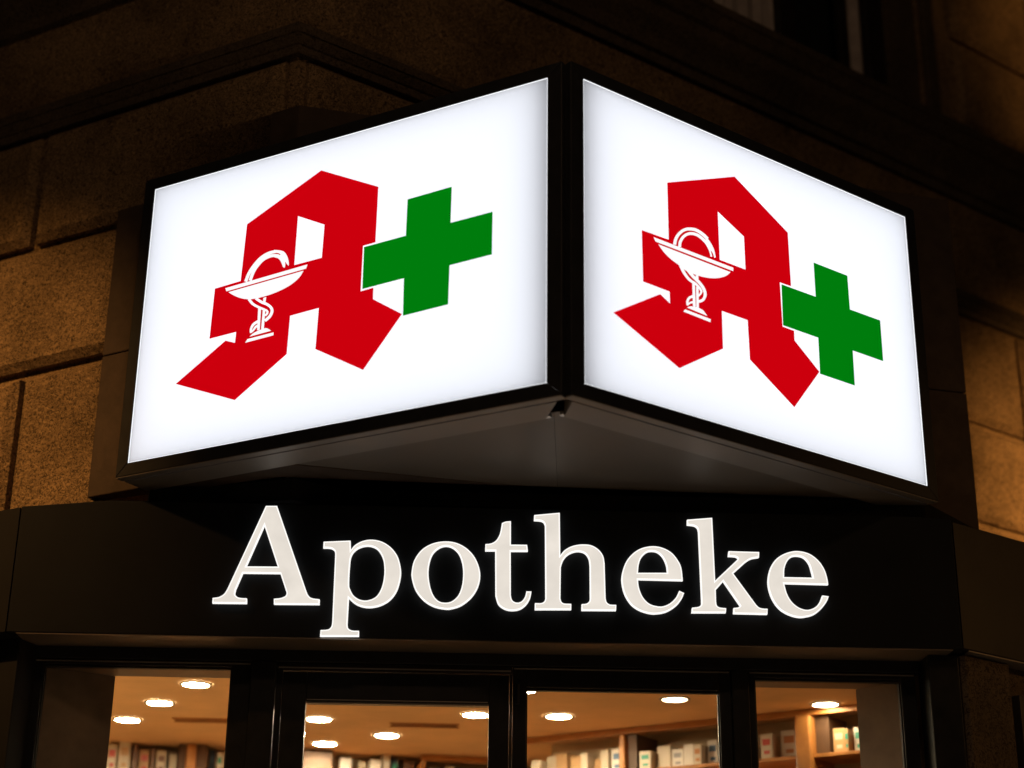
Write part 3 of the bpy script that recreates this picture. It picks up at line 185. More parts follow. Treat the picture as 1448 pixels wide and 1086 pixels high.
M['soffit_strip'] = worn(mat('satin_soffit_strip', (.20, .165, .13), .35, .4, .6), 5, .2, .28, .42)
M['brown_black'] = worn(mat('bronzed_frame', (.022, .018, .016), .45, .2, .5), 8, .25, .35, .5)
M['reveal'] = worn(mat('grey_brown_lining', (.20, .14, .10), .5), 4, .3, .4, .6)
M['ceiling'] = worn(mat('warm_ceiling', (.80, .53, .28), .8), 1.6, .16, .7, .9)
M['plaster'] = worn(mat('warm_plaster', (.55, .43, .28), .8), 3, .12, .7, .9)
M['floor'] = worn(mat('oak_floor', (.42, .27, .15), .45), 7, .2, .35, .55)
M['wood'] = worn(mat('orange_beech', (.44, .185, .045), .42), 11, .22, .35, .55)
M['dark_wood'] = worn(mat('dark_wood_back', (.10, .05, .022), .6), 9, .25, .5, .7)
M['pavement'] = worn(mat('granite_paving', (.26, .25, .235), .75), 3, .25, .6, .9, .3, 120)
M['asphalt'] = worn(mat('asphalt', (.05, .05, .052), .85), 5, .25, .75, .95, .5, 160)
M['kerb'] = worn(mat('kerb_stone', (.3, .29, .27), .8), 6, .2, .7, .9, .3, 90)
M['curtain'] = worn(mat('pale_curtain', (.50, .42, .43), .9), 12, .2, .85, .95)
M['dark_glass_back'] = mat('dark_room', (.012, .014, .015), .8)
M['steel'] = mat('zinc_clip', (.55, .54, .52), .35, .9)
# window glass: clear pane with a Fresnel gloss
g = bpy.data.materials.new('window_glass'); g.use_nodes = True; gt = g.node_tree; gt.nodes.remove(gt.nodes['Principled BSDF'])
tr = N(g, 'ShaderNodeBsdfTransparent'); tr.inputs[0].default_value = (.93, .95, .94, 1)
gl = N(g, 'ShaderNodeBsdfGlossy', Roughness=.02); mxs = N(g, 'ShaderNodeMixShader')
lw_ = N(g, 'ShaderNodeLayerWeight', Blend=.5); pw = N(g, 'ShaderNodeMath', operation='POWER'); pw.inputs[1].default_value = 5.0; fr = N(g, 'ShaderNodeMath', operation='MULTIPLY_ADD'); fr.inputs[1].default_value = .9; fr.inputs[2].default_value = .025
gt.links.new(lw_.outputs['Facing'], pw.inputs[0]); gt.links.new(pw.outputs[0], fr.inputs[0])
gt.links.new(fr.outputs[0], mxs.inputs[0]); gt.links.new(tr.outputs[0], mxs.inputs[1]); gt.links.new(gl.outputs[0], mxs.inputs[2]); gt.links.new(mxs.outputs[0], gt.nodes['Material Output'].inputs[0])
M['glass'] = g
# opal acrylic of the light boxes: really lit from the lamp inside the box
a = bpy.data.materials.new('opal_acrylic'); a.use_nodes = True; at = a.node_tree; at.nodes.remove(at.nodes['Principled BSDF'])
tl = N(a, 'ShaderNodeBsdfTranslucent'); tl.inputs[0].default_value = (.92, .93, .95, 1)
df = N(a, 'ShaderNodeBsdfDiffuse'); df.inputs[0].default_value = (.7, .7, .7, 1); mx2 = N(a, 'ShaderNodeMixShader'); mx2.inputs[0].default_value = .12
at.links.new(tl.outputs[0], mx2.inputs[1]); at.links.new(df.outputs[0], mx2.inputs[2]); at.links.new(mx2.outputs[0], at.nodes['Material Output'].inputs[0])
M['acrylic'] = a
M['lit_edge'] = emitter('lit_acrylic_edge', (.95, .97, 1.0), 1.15)
M['lit_red'] = emitter('backlit_red_film', (.60, .0, .004), 1.0)
M['lit_green'] = emitter('backlit_green_film', (.0, .20, .004), 1.0)
M['lit_white'] = emitter('backlit_white_film', (.98, .99, 1.0), 1.02)
M['letter_face'] = emitter('lit_letter_face', (.81, .745, .665), 1.0)
_m = M['letter_face']; _g = N(_m, 'ShaderNodeNewGeometry'); _n = N(_m, 'ShaderNodeTexNoise', Scale=7.0, Detail=3.0); _r = N(_m, 'ShaderNodeMapRange')
_r.inputs['From Min'].default_value = .3; _r.inputs['From Max'].default_value = .7; _r.inputs['To Min'].default_value = .92; _r.inputs['To Max'].default_value = 1.06
_m.node_tree.links.new(_g.outputs['Position'], _n.inputs['Vector']); _m.node_tree.links.new(_n.outputs[0], _r.inputs['Value']); _m.node_tree.links.new(_r.outputs[0], _m.node_tree.nodes['Emission'].inputs[1])
M['letter_edge'] = emitter('lit_letter_edge', (1.0, .97, .93), 1.12)
M['lens'] = emitter('downlight_lens', (1.0, .77, .50), 430)
M['lens_dim'] = emitter('downlight_lens_dim', (1.0, .72, .45), 16)
M['lens_low'] = emitter('downlight_lens_low', (1.0, .76, .48), 70)
M['trim'] = mat('white_trim', (.40, .37, .32), .4)
for nm, c in dict(ivory=(.60, .52, .39), tan=(.50, .30, .13), white=(.70, .66, .58), blue=(.08, .17, .30), green=(.05, .33, .22), red=(.50, .07, .05), orange=(.52, .22, .07), navy=(.03, .06, .10), brown=(.16, .08, .04), grey=(.3, .3, .3)).items():
    M[nm] = mat('carton_' + nm, c, .5)

# ------------------------------------------------------------------ ground
kb = MB(); kb.plan([(-60, -60), (60, -60), (60, 60), (-60, 60)], -.5, -.13); tag(kb.build('road', M['asphalt']), kind='structure')
pv = MB(); pv.plan([(-60, 4.2), (-3, 2.0), (3, 2.0), (60, 4.2), (60, 60), (-60, 60)], -.4, 0.0); tag(pv.build('pavement', M['pavement']), kind='structure')
kr = MB()
for (x0, y0), (x1, y1) in (((-60, 4.2), (-3, 2.0)), ((-3, 2.0), (3, 2.0)), ((3, 2.0), (60, 4.2))):
    kr.plan([(x0, y0 - .15), (x1, y1 - .15), (x1, y1 - .002), (x0, y0 - .002)], -.3, .003)
tag(kr.build('kerb', M['kerb']), kind='structure')

# ------------------------------------------------------------------ the building
TW = .32                                        # left wall plane behind the left light box face
WL = LF.at(TW)                                  # s = 1.804 at the wall corner
CORNER = WL(1.804, 0, 0)
WR = Frame(CORNER, RF.d)                        # right wall, s = 0 at the corner (s_right_box + 0.466)
bld = thing('corner_building', CORNER, 'sandstone corner house with rusticated blocks, ledges and a dark upper window behind the lit sign', 'building')

def rustic(mb, F, blocks, gap=.05, cham=.042, proud=.08):
    for s0, s1, z0, z1 in blocks:
        a0, a1, b0, b1 = s0 + gap / 2, s1 - gap / 2, z0 + gap / 2, z1 - gap / 2
        back = [F(a0, 0, b0), F(a1, 0, b0), F(a1, 0, b1), F(a0, 0, b1)]
        mid = [F(a0, -proud + cham, b0), F(a1, -proud + cham, b0), F(a1, -proud + cham, b1), F(a0, -proud + cham, b1)]
        c = cham
        fr_ = [F(a0 + c, -proud, b0 + c), F(a1 - c, -proud, b0 + c), F(a1 - c, -proud, b1 - c), F(a0 + c, -proud, b1 - c)]
        k = len(mb.v); mb.v += [tuple(p) for p in back + mid + fr_]
        for o in (0, 4):
            for i in range(4):
                j = (i + 1) % 4; mb.f.append((k + o + i, k + o + j, k + o + 4 + j, k + o + 4 + i)); mb.m.append(0)
        mb.f.append((k + 8, k + 9, k + 10, k + 11)); mb.m.append(0)
def course(z0, z1, cuts): return [(a, b, z0, z1) for a, b in zip(cuts, cuts[1:])]
J = [z + Z0 for z in (1.1, 1.9, 2.70, 3.49, 4.29, 5.06)]
lw = MB()
lw.box(WL, 1.804, 2.95, .0, .5, 2.69 + Z0, 12); lw.box(WL, 2.95, 14, .0, .5, 2.40 + Z0, 12)
rustic(lw, WL, course(J[4], J[5], [1.83, 3.62, 5.2, 6.9, 8.4, 10, 12, 14]) + course(J[3], J[4], [2.87, 4.45, 6.1, 7.7, 9.3, 11, 13]) +
       course(2.42 + Z0, J[3], [2.87, 3.553, 5.3, 6.9, 8.5, 10, 12, 14]))
lw.build('stone_wall', M['stone'], bld)
rw = MB()
SO = .466
WIN = (2.4 + SO, 5.0 + SO, 8.20, 11.0)          # opening of the upper window
rw.box(WR, 0, WIN[0], .0, .4, 2.69 + Z0, 12); rw.box(WR, WIN[1], 16, .0, .4, 2.5 + Z0, 12)
rw.box(WR, WIN[0], WIN[1], .0, .4, 2.5 + Z0, WIN[2]); rw.box(WR, WIN[0], WIN[1], .0, .4, WIN[3], 12)
c_ = lambda l: [x + SO for x in l]
rustic(rw, WR, course(4.2 + Z0, J[5], c_([-.44, 1.1, 2.6, 4.2, 5.765, 7.3, 8.9, 10.5, 12])) + course(3.45 + Z0, 4.2 + Z0, c_([-.44, 1.9, 3.4, 5.0, 6.9, 8.2, 9.8, 11.4])) +
       course(2.6 + Z0, 3.45 + Z0, c_([4.2, 5.9, 7.4, 9, 11])) +
       course(6.72 + Z0, 7.52 + Z0, c_([5.33, 6.9, 8.4, 10])) + course(7.52 + Z0, 8.35 + Z0, c_([5.33, 6.4, 7.7, 9.3])))
rw.build('stone_wall', M['stone'], bld)
# string course (ledge) wrapping the corner, and the cornices
def wrap(prof):
    bis = (WL.b + WR.b)
    k = 2.0 / bis.length_squared                # mitre at the corner
    mb = MB()
    mb.sweep(prof, [lambda o, z: WL(14, -o, z), lambda o, z: CORNER - bis * (k * o) + Vector((0, 0, z)), lambda o, z: WR(16, -o, z)])
    return mb
lz = 5.07 + Z0
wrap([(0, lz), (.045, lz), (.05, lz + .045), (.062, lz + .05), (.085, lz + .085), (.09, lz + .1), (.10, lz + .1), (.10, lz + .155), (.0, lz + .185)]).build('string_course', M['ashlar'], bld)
kz = 6.05 + Z0
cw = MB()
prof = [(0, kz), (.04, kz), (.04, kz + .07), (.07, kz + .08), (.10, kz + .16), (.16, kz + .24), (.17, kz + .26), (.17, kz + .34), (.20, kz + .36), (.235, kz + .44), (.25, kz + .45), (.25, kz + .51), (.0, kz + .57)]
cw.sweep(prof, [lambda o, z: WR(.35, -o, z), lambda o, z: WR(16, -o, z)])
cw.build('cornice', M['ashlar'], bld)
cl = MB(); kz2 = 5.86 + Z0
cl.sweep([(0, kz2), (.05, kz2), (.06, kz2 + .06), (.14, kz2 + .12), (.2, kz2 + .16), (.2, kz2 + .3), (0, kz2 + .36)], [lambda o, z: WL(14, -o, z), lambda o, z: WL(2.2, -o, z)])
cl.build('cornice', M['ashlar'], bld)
# upper window
wb = MB(); wf = WR.at(.07); w0, w1, z0, z1 = WIN
so = lambda s: s + SO
for s0, s1 in ((w0, so(2.83)), (so(3.50), so(3.66)), (so(4.16), so(4.24)), (so(4.47), so(4.66))): wb.box(wf, s0, s1, 0, .07, z0, z1)
wb.box(wf, w0, w1, -.01, .08, z0, z0 + .09)
wo = wb.build('window', M['brown_black'], bld, .006)
tag(wo, 'dark upper window with two pale curtain strips')
pn = MB(); pn.box(wf, w0 + .01, so(4.66), .03, .036, z0 + .1, z1); pn.build('pane', M['glass'], wo)
for s0, s1 in ((so(2.80), so(3.53)), (so(4.20), so(4.50))):
    cu = MB()
    n = int((s1 - s0) / .02)
    for i in range(n):
        a0 = s0 + (s1 - s0) * i / n; a1 = s0 + (s1 - s0) * (i + 1) / n
        f_ = lambda s: .085 + .02 * math.sin(s * 47) + .012 * math.sin(s * 83)
        cu.quad(wf(a0, f_(a0), z0), wf(a1, f_(a1), z0), wf(a1, f_(a1), z1), wf(a0, f_(a0), z1))
    cu.build('curtain', M['curtain'], wo, smooth=True)
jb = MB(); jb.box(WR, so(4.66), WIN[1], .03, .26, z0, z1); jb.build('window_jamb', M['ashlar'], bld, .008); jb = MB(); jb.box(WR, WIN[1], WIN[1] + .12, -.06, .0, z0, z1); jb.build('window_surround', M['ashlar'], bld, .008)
db = MB(); db.box(wf, w0, w1, .5, .55, z0 - .2, z1); db.build('dark_room_wall', M['dark_glass_back'], bld)
# dark brown corner cladding behind the light boxes
C0 = LF(2.94, .24, 0); C1 = LF(1.712, .24, 0); C2 = Vector((2.573, 8.838, 0)); C3 = C2 + WR.b * 1.6; CB = WL(2.94, -.001, 0)
zb, zt, zm = 2.665 + Z0, 4.70 + Z0, 3.47 + Z0
inner = WR(3.6, -.001, 0); cornerb = CORNER + Vector((.05, .1, 0))
for k, (q0, q1) in enumerate(((zb, zm - .003), (zm + .003, zt))):
    m_ = MB(); m_.plan([C0, C1, C2, C3, inner, cornerb, CB], q0, q1); m_.build('cladding_panel', M['cladding'], bld, .006)
# core behind the fascia, and the piers beside the shopfront
FL = FF(FX0, 0, 0); FR = FF(FX1, 0, 0)
PL = Frame(FL, LF.d); PR = Frame(FR, RF.d)
co = MB(); co.plan([FF(-1.85, .12, 0), FF(FX1 - .1, .12, 0), PR(3.0, .9, 0), C3, WR(2.5, -.01, 0), CORNER + Vector((.1, .1, 0)), WL(2.6, .01, 0)], 2.546 + Z0, zb - .004)
co.build('roof_core', M['black_alu'], bld)
pp = MB(); pp.plan([FF(2.10, .10, 0), FF(2.256, .10, 0), FF(2.256, .3, 0), FF(2.10, .3, 0)], 0, 1.852 + Z0); pp.build('pier', M['black_alu'], bld, .006)
pr_ = MB(); pr_.plan([FF(2.26, .10, 0), PR(.075, .05, 0), PR(.42, .05, 0), PR(.42, .6, 0), FF(2.26, .6, 0)], 0, 1.852 + Z0)
pr_.build('pier', M['ashlar'], bld, .006)
pl_ = MB(); pl_.plan([PL(.02, .12, 0), PL(6, .12, 0), PL(6, .5, 0), PL(.1, .5, 0)], 0, 1.857 + Z0); pl_.build('pier', M['fascia_matt'], bld, .006)
# ground floor wall of the right side street with a dark framed showcase
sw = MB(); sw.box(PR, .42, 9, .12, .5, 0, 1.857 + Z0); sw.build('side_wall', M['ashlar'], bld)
# shop interior shell
SH = Frame(V2(.128, 11.374), V2(.8293, -.5588))          # front line of the right hand shelving
BK = Frame(V2(-4.2, 11.6), V2(4.5, 1.0))                 # back wall
ZC = 1.935 + Z0
Lr = FF(-2.07, .63, 0); Rr = FF(1.90, .63, 0)
room = [Lr, V2(-4.2, 11.6), BK(4.61, .0, 0), SH(-.02, .38, 0), SH(3.7, .38, 0), SH(3.7, -.6, 0), Rr]
rc = MB(); rc.plan(room, ZC, ZC + .1); rc.build('shop_ceiling', M['ceiling'], bld)
rf = MB(); rf.plan([p for p in room], .004, .02); rf.build('shop_floor', M['floor'], bld)
rwl = MB()
for a_, b_ in zip(room[:-1], room[1:]):
    d_ = (b_ - a_).normalized(); n_ = Vector((-d_.y, d_.x, 0)) * .03
    rwl.plan([a_, b_, b_ + n_, a_ + n_], .02, ZC - .002)
rwl.build('interior_wall', M['plaster'], bld)

# ------------------------------------------------------------------ fascia
fas = thing('shop_fascia', FF(0, .1, 1.86 + Z0), 'long black panelled fascia board that carries the lit shop name above the shopfront', 'fascia')
zf0, zf1 = 1.86 + Z0, 2.542 + Z0
fp = [(FX0 + .003, zf0), (FX1 - .003, zf0), (FX1 - .003, zf1 - .008), (2.0, zf1), (-2.02, zf1), (FX0 + .003, zf1 - .042)]
m_ = MB(); m_.prism([FF(a_, 0, b_) for a_, b_ in fp], [FF(a_, .27, b_) for a_, b_ in fp]); m_.build('fascia_panel', M['fascia'], fas, .004)
m_ = MB(); m_.plan([PR(.004, 0, 0), PR(9, 0, 0), PR(9, .5, 0), PR(.16, .26, 0)], zf0 + .004, zf1 - .022); m_.build('fascia_panel', M['lamplit_panel'], fas, .004)
m_ = MB(); m_.plan([PL(.004, 0, 0), PL(9, 0, 0), PL(9, .3, 0), PL(.14, .26, 0)], zf0, zf1 - .044); m_.build('fascia_panel', M['fascia_matt'], fas, .004)
m_ = MB(); m_.box(FF, FX0 + .05, FX1 - .05, .004, .268, zf0 - .006, zf0 - .0015); m_.build('soffit_strip', M['soffit_strip'], fas)
m_ = MB(); m_.plan([PR(.05, .004, 0), PR(9, .004, 0), PR(9, .12, 0), PR(.12, .12, 0)], zf0 - .004, zf0 + .002); m_.build('soffit_strip', M['grey_metal'], fas)

# ------------------------------------------------------------------ shopfront
shop = thing('shopfront', FF(0, .27, 0), 'black metal framed shopfront with glass door and tall windows below the fascia', 'shopfront')
T = .27
def bar(mb, s0, s1, z0, z1, t0=T, t1=T + .06): mb.box(FF, s0, s1, t0, t1, z0 + Z0, z1 + Z0)
LOW = .08 - Z0
m_ = MB(); bar(m_, -2.40, 2.098, 1.792, 1.853, T - .012, T + .1); m_.build('header', M['black_alu'], shop, .003)
for s0, s1, t0 in ((-1.284, -1.16, T - .03), (1.135, 1.222, T - .02)):
    m_ = MB(); bar(m_, s0, s1, -Z0, 1.790, t0, T + .09); m_.build('mullion', M['black_alu'], shop, .004)
m_ = MB(); bar(m_, -2.475, -2.392, -Z0, 1.852, T - .04, T + .1); m_.build('mullion', M['brown_black'], shop, .004)
def window(s0, s1, zt_, o0, o1, ot, label):
    f = MB()
    bar(f, o0, s0, LOW, ot); bar(f, s1, o1, LOW, ot); bar(f, s0, s1, zt_, ot); bar(f, s0, s1, LOW, LOW + .06)
    for e, (a_, b_) in enumerate(((s0, s0 + .007), (s1 - .007, s1))): bar(f, a_, b_, LOW, zt_, T + .014, T + .05)
    bar(f, s0, s1, zt_ - .012, zt_ - .001, T + .016, T + .05)
    w = f.build('window', M['black_alu'], shop, .0035); tag(w, label)
    b = MB(); bar(b, o0 + .006, o1 - .006, ot - .0135, ot - .0075, T - .007, T - .001); b.build('bead', M['grey_metal'], w)
    p = MB(); bar(p, s0 + .001, s1 - .001, LOW + .02, zt_ - .001, T + .030, T + .036); p.build('pane', M['glass'], w)
    return w
window(-2.324, -1.385, 1.764, -2.390, -1.286, 1.790, 'left window with dark lining')
window(.098, 1.073, 1.686, .03, 1.133, 1.790, 'window right of the door')
window(1.255, 2.000, 1.757, 1.224, 2.075, 1.790, 'right window with dark lining')
d = MB(); bar(d, -1.125, -1.005, LOW - .05, 1.745, T - .004); bar(d, -.09, .012, LOW - .05, 1.745, T - .004); bar(d, -1.005, -.09, 1.598, 1.745, T - .004); bar(d, -1.005, -.09, LOW - .05, LOW + .1, T - .004)
door = d.build('door', M['black_alu'], shop, .0035)
b = MB(); bar(b, -1.0, -.095, 1.5895, 1.5965, T + .004, T + .05); bar(b, -1.0, -.095, 1.603, 1.608, T - .0065, T - .0055); b.build('bead', M['grey_metal'], door)
b = MB(); bar(b, -1.004, -.091, LOW, 1.588, T + .026, T + .032); b.build('pane', M['glass'], door)
b = MB(); b.cyl(FF(.052, T - .008, 0), .011, 1.60 + Z0, 1.70 + Z0, 20); b.build('hinge', M['black_alu'], door, .002)
m_ = MB(); bar(m_, -1.158, -1.128, -Z0, 1.790); bar(m_, -1.128, .028, 1.752, 1.790); bar(m_, .014, .028, -Z0, 1.75); m_.build('door_frame', M['black_alu'], shop, .003)
b = MB(); bar(b, -1.15, .02, 1.7625, 1.769, T - .006, T - .001); b.build('bead', M['grey_metal'], shop)
m_ = MB()
m_.plan([FF(-2.328, .335, 0), FF(-2.02, .552, 0), FF(-2.05, .63, 0), FF(-2.40, .335, 0)], .03, 1.762 + Z0)
m_.build('lining', M['reveal'], shop)
m_ = MB(); m_.plan([FF(2.004, .335, 0), FF(2.07, .335, 0), FF(1.87, .63, 0), FF(1.836, .552, 0)], .03, 1.762 + Z0); m_.build('lining', M['reveal'], shop)
m_ = MB(); bar(m_, -2.42, 2.09, 1.764, 1.933, .372, .553); m_.build('lining', M['reveal'], shop)
# dark framed showcase on the side street wall
sc = thing('wall_showcase', PR(.62, .1, 0), 'dark metal framed showcase on the side wall at the right edge under the fascia', 'showcase')
m_ = MB(); m_.box(PR, .47, .53, .04, .118, .4, 1.70 + Z0); m_.box(PR, 1.5, 1.56, .04, .118, .4, 1.70 + Z0); m_.box(PR, .53, 1.5, .04, .118, 1.64 + Z0, 1.70 + Z0); m_.box(PR, .53, 1.5, .04, .118, .4, .46); m_.build('frame', M['brown_black'], sc, .004)
m_ = MB(); m_.box(PR, .53, 1.5, .09, .118, .46, 1.64 + Z0); m_.build('back_panel', M['black_alu'], sc)
m_ = MB(); m_.box(PR, .53, 1.5, .065, .07, .46, 1.64 + Z0); m_.build('pane', M['glass'], sc)

# ------------------------------------------------------------------ light boxes
def curve_mesh(name, contours, F, t, extrude, offset=0.0):
    """2D filled curve (holes allowed) on the plane F at depth t, as a mesh in world metres"""
    cu = bpy.data.curves.new(name, 'CURVE'); cu.dimensions = '2D'; cu.fill_mode = 'BOTH'; cu.extrude = extrude; cu.offset = offset
    for c in contours:
        sp_ = cu.splines.new('POLY'); sp_.points.add(len(c) - 1); sp_.use_cyclic_u = True
        for p, q in zip(sp_.points, c): p.co = (q[0], q[1], 0, 1)
    o = bpy.data.objects.new(name, cu); COL.objects.link(o)
    dg = bpy.context.evaluated_depsgraph_get(); me = bpy.data.meshes.new_from_object(o.evaluated_get(dg), depsgraph=dg)
    bpy.data.objects.remove(o); bpy.data.curves.remove(cu)
    me.name = name
    nrm = F.b
    mt = Matrix(((F.d.x, 0, nrm.x, 0), (F.d.y, 0, nrm.y, 0), (0, 1, 0, 0), (0, 0, 0, 1)))
    P = F(0, t, 0); mt.translation = P
    me.transform(mt)
    bm = bmesh.new(); bm.from_mesh(me); bmesh.ops.remove_doubles(bm, verts=bm.verts, dist=1e-5); bmesh.ops.recalc_face_normals(bm, faces=bm.faces); bm.to_mesh(me); bm.free()
    return me
def join_meshes(name, meshes):
    bm = bmesh.new()
    for me in meshes: bm.from_mesh(me); bpy.data.meshes.remove(me)
    out = bpy.data.meshes.new(name); bm.to_mesh(out); bm.free(); return out
def light_box(F, key, i0, i1, o1, label):
    zi0, zi1, zo0, zo1 = 2.7106 + Z0, 4.2618 + Z0, 2.6424 + Z0, 4.3291 + Z0
    root = thing('light_box', F(o1 / 2, .1, zo0), label, 'lit sign', 'lit pharmacy sign boxes')
    fr_ = MB(); g_ = .0006
    def piece(pts): fr_.prism([F(s, 0, z) for s, z in pts], [F(s, .050, z) for s, z in pts])
    piece([(0 + g_, zo1), (i0 + g_, zi1), (i1 - g_, zi1), (o1 - g_, zo1)]); piece([(0 + g_, zo0), (o1 - g_, zo0), (i1 - g_, zi0), (i0 + g_, zi0)])
    piece([(0, zo0 + g_), (i0, zi0 + g_), (i0, zi1 - g_), (0, zo1 - g_)]); piece([(o1, zo0 + g_), (o1, zo1 - g_), (i1, zi1 - g_), (i1, zi0 + g_)])
    fr_.build('frame', M['frame_alu'], root, .004)
    fl = MB()                                    # return flange under the frame, split from the housing by a groove
    hs = MB(); D = .237; e = .006; ms = .205 if key == 'L' else .15
    def plate(z0, z1): hs.plan([F(.058, .066, 0), F(o1 - e, .066, 0), F(o1 - e, D, 0), F(ms, D, 0)], z0, z1)
    plate(zo0 - .003, zo0 + .008); plate(zo1 - .008, zo1 - .004)
    hs.plan([F(ms, D - .004, 0), F(o1 - e, D - .004, 0), F(o1 - e, D, 0), F(ms, D, 0)], zo0 + .008, zo1 - .008)
    hs.plan([F(.044, .052, 0), F(.050, .052, 0), F(ms + .006, D - .004, 0), F(ms, D - .004, 0)], zo0 + .008, zo1 - .008)
    hs.plan([F(o1 - e - .004, .052, 0), F(o1 - e, .052, 0), F(o1 - e, D - .004, 0), F(o1 - e - .004, D - .004, 0)], zo0 + .008, zo1 - .008)
    hs.build('housing', M['grey_metal'], root)
    fl.box(F, .006, o1 - .002, .003, .052, zo0 - .0045, zo0 - .0005); fl.build('flange', M['grey_metal'], root, .001)
    ac = MB(); ac.box(F, i0 - .012, i1 + .012, .009, .012, zi0 - .012, zi1 + .012); ac.build('acrylic_panel', M['acrylic'], root)
    ed = MB(); w = .0035
    for s0, s1, q0, q1 in ((i0, i0 + w, zi0, zi1), (i1 - w, i1, zi0, zi1), (i0 + w, i1 - w, zi0, zi0 + w), (i0 + w, i1 - w, zi1 - w, zi1)): ed.box(F, s0 + .0005, s1 - .0005, .004, .0085, q0 + .0005, q1 - .0005)
    ed.build('edge_bead', M['lit_edge'], root)
    lg = LOGOS[key]
    A_ = link('gothic_letter', curve_mesh('gothic_letter', lg['A'], F, .007, .001), M['lit_red'], root)
    link('chalice', join_meshes('chalice', [curve_mesh('piece', [c], F, .0046 - .0004 * k, .0006) for k, c in enumerate(lg['C'])]), M['lit_white'], A_)
    link('cross', curve_mesh('cross', lg['X'], F, .0065, .001), M['lit_green'], root)
    ld = bpy.data.lights.new('sign_tube_light', 'AREA'); ld.shape = 'RECTANGLE'; s_a, s_b = .112, i1 + .045; ld.size = s_b - s_a; ld.size_y = (zi1 - zi0) + .10; ld.energy = 20.5 * (i1 - i0) / 2.38; ld.color = (.94, .955, 1.0)
    lo = bpy.data.objects.new('sign_tube_light', ld); COL.objects.link(lo); lo.parent = root
    pos = F((s_a + s_b) / 2, .12, (zi0 + zi1) / 2); X = F.d if F is RF else -F.d; Zv = F.b; Y = Zv.cross(X)
    lo.matrix_local = Matrix(((X.x, Y.x, Zv.x, pos.x - root.location.x), (X.y, Y.y, Zv.y, pos.y - root.location.y), (X.z, Y.z, Zv.z, pos.z - root.location.z), (0, 0, 0, 1)))
    return root
light_box(LF, 'L', .0781, 2.46, 2.5304, 'wide lit white sign box facing left, its green cross beside the corner gap')
light_box(RF, 'R', .0787, 2.3645, 2.4409, 'narrower lit white sign box facing right, its red A beside the corner gap')
# soffit between the two boxes
so_ = thing('sign_soffit', LF(.9, .6, 2.65 + Z0), 'grey metal soffit with a centre seam under the two lit sign boxes', 'soffit')
pL, pR_ = LF(.207, .240, 0), RF(.152, .240, 0)
tipL = pL * .55 + pR_ * .45; eR = RF(2.42, .240, 0)
k_ = (eR - C1).dot(WR.b) ; fdir = V2(.96616, .25795)
mid = C1 + fdir * 1.45; rgt = C1 + fdir * 3.55
zs = 2.675 + Z0
sm = Vector((.0007, 0, 0))
m_ = MB(); m_.plan([tipL - sm, mid - sm, C1 + Vector((.01, -.004, 0)), pL], zs - .006, zs - .002); m_.build('metal_sheet', M['dull_metal'], so_)
m_ = MB(); m_.plan([tipL + sm, pR_, eR, rgt, mid + sm], zs - .006, zs - .002); m_.build('metal_sheet', M['dull_metal'], so_)
m_ = MB(); m_.box(LF, .185, .225, .236, .262, zs - .024, zs - .006); m_.build('clip', M['steel'], so_, .002); m_ = MB(); m_.cyl(RF(.162, .258, 0), .016, zs - .02, zs - .0065, 20); m_.build('clip', M['steel'], so_, .002)

# ------------------------------------------------------------------ the lit channel letters
def catmull(c, n=7):
    N_ = len(c); out = []
    cor = [i for i in range(N_) if c[i][2]]
    closed = not cor
    st = cor[0] if cor else 0
    P = [c[(st + i) % N_] for i in range(N_)] + ([c[st]])
    pt = lambda i: P[i]
    for i in range(N_):
        p1, p2 = P[i], P[i + 1]
        if p1[2] and p2[2]: out.append((p1[0], p1[1])); continue
        p0 = (P[i - 1] if i > 0 else P[N_ - 1]) if not p1[2] else None
        p3 = (P[i + 2] if i + 2 <= N_ else P[1]) if not p2[2] else None
        if p0 is None: p0 = (2 * p1[0] - p2[0], 2 * p1[1] - p2[1]) if p3 is None else (p1[0] * 1.5 - p2[0] * .5, p1[1] * 1.5 - p2[1] * .5)
        if p3 is None: p3 = (p2[0] * 1.5 - p1[0] * .5, p2[1] * 1.5 - p1[1] * .5)
        for k in range(n):
            t = k / n; q = []
            for a in (0, 1): q.append(.5 * (2 * p1[a] + (p2[a] - p0[a]) * t + (2 * p0[a] - 5 * p1[a] + 4 * p2[a] - p3[a]) * t * t + (3 * p1[a] - p0[a] - 3 * p2[a] + p3[a]) * t ** 3))
            out.append(tuple(q))
    return out
def orient(c, ccw):
    a = sum(p[0] * q[1] - q[0] * p[1] for p, q in zip(c, c[1:] + c[:1]))
    return c if (a > 0) == ccw else c[::-1]
def letter(key, name, label):
    cs = [catmull(c) for c in LETTERS[key]]
    cs = [orient(c, i == 0) for i, c in enumerate(cs)]
    s = [p[0] for p in cs[0]]; z = [p[1] for p in cs[0]]
    root = thing(name, FF((min(s) + max(s)) / 2, -.01, min(z)), label, 'lit letter', 'lit letters of the shop name')
    link('lit_rim', curve_mesh('lit_rim', cs, FF, -.0235, .0095), M['letter_edge'], root)
    link('face', curve_mesh('face', cs, FF, -.0338, .0008, INSET), M['letter_face'], root)
    sp_ = MB()
    sc_ = (min(s) + max(s)) / 2
    return root
INSET = -.0062
letter('A', 'capital_letter', 'lit white capital A that begins the shop name')
letter('p', 'small_letter', 'lit white p whose tail hangs below all other letters')
letter('o', 'small_letter', 'lit white round o between p and t')
letter('t', 'small_letter', 'lit white t between o and h')
letter('h', 'small_letter', 'lit white tall h between t and the first e')
letter('e', 'small_letter', 'lit white e between the tall h and k')
letter('k', 'small_letter', 'lit white tall k between the two letters e')
letter('e2', 'small_letter', 'lit white e that ends the shop name')

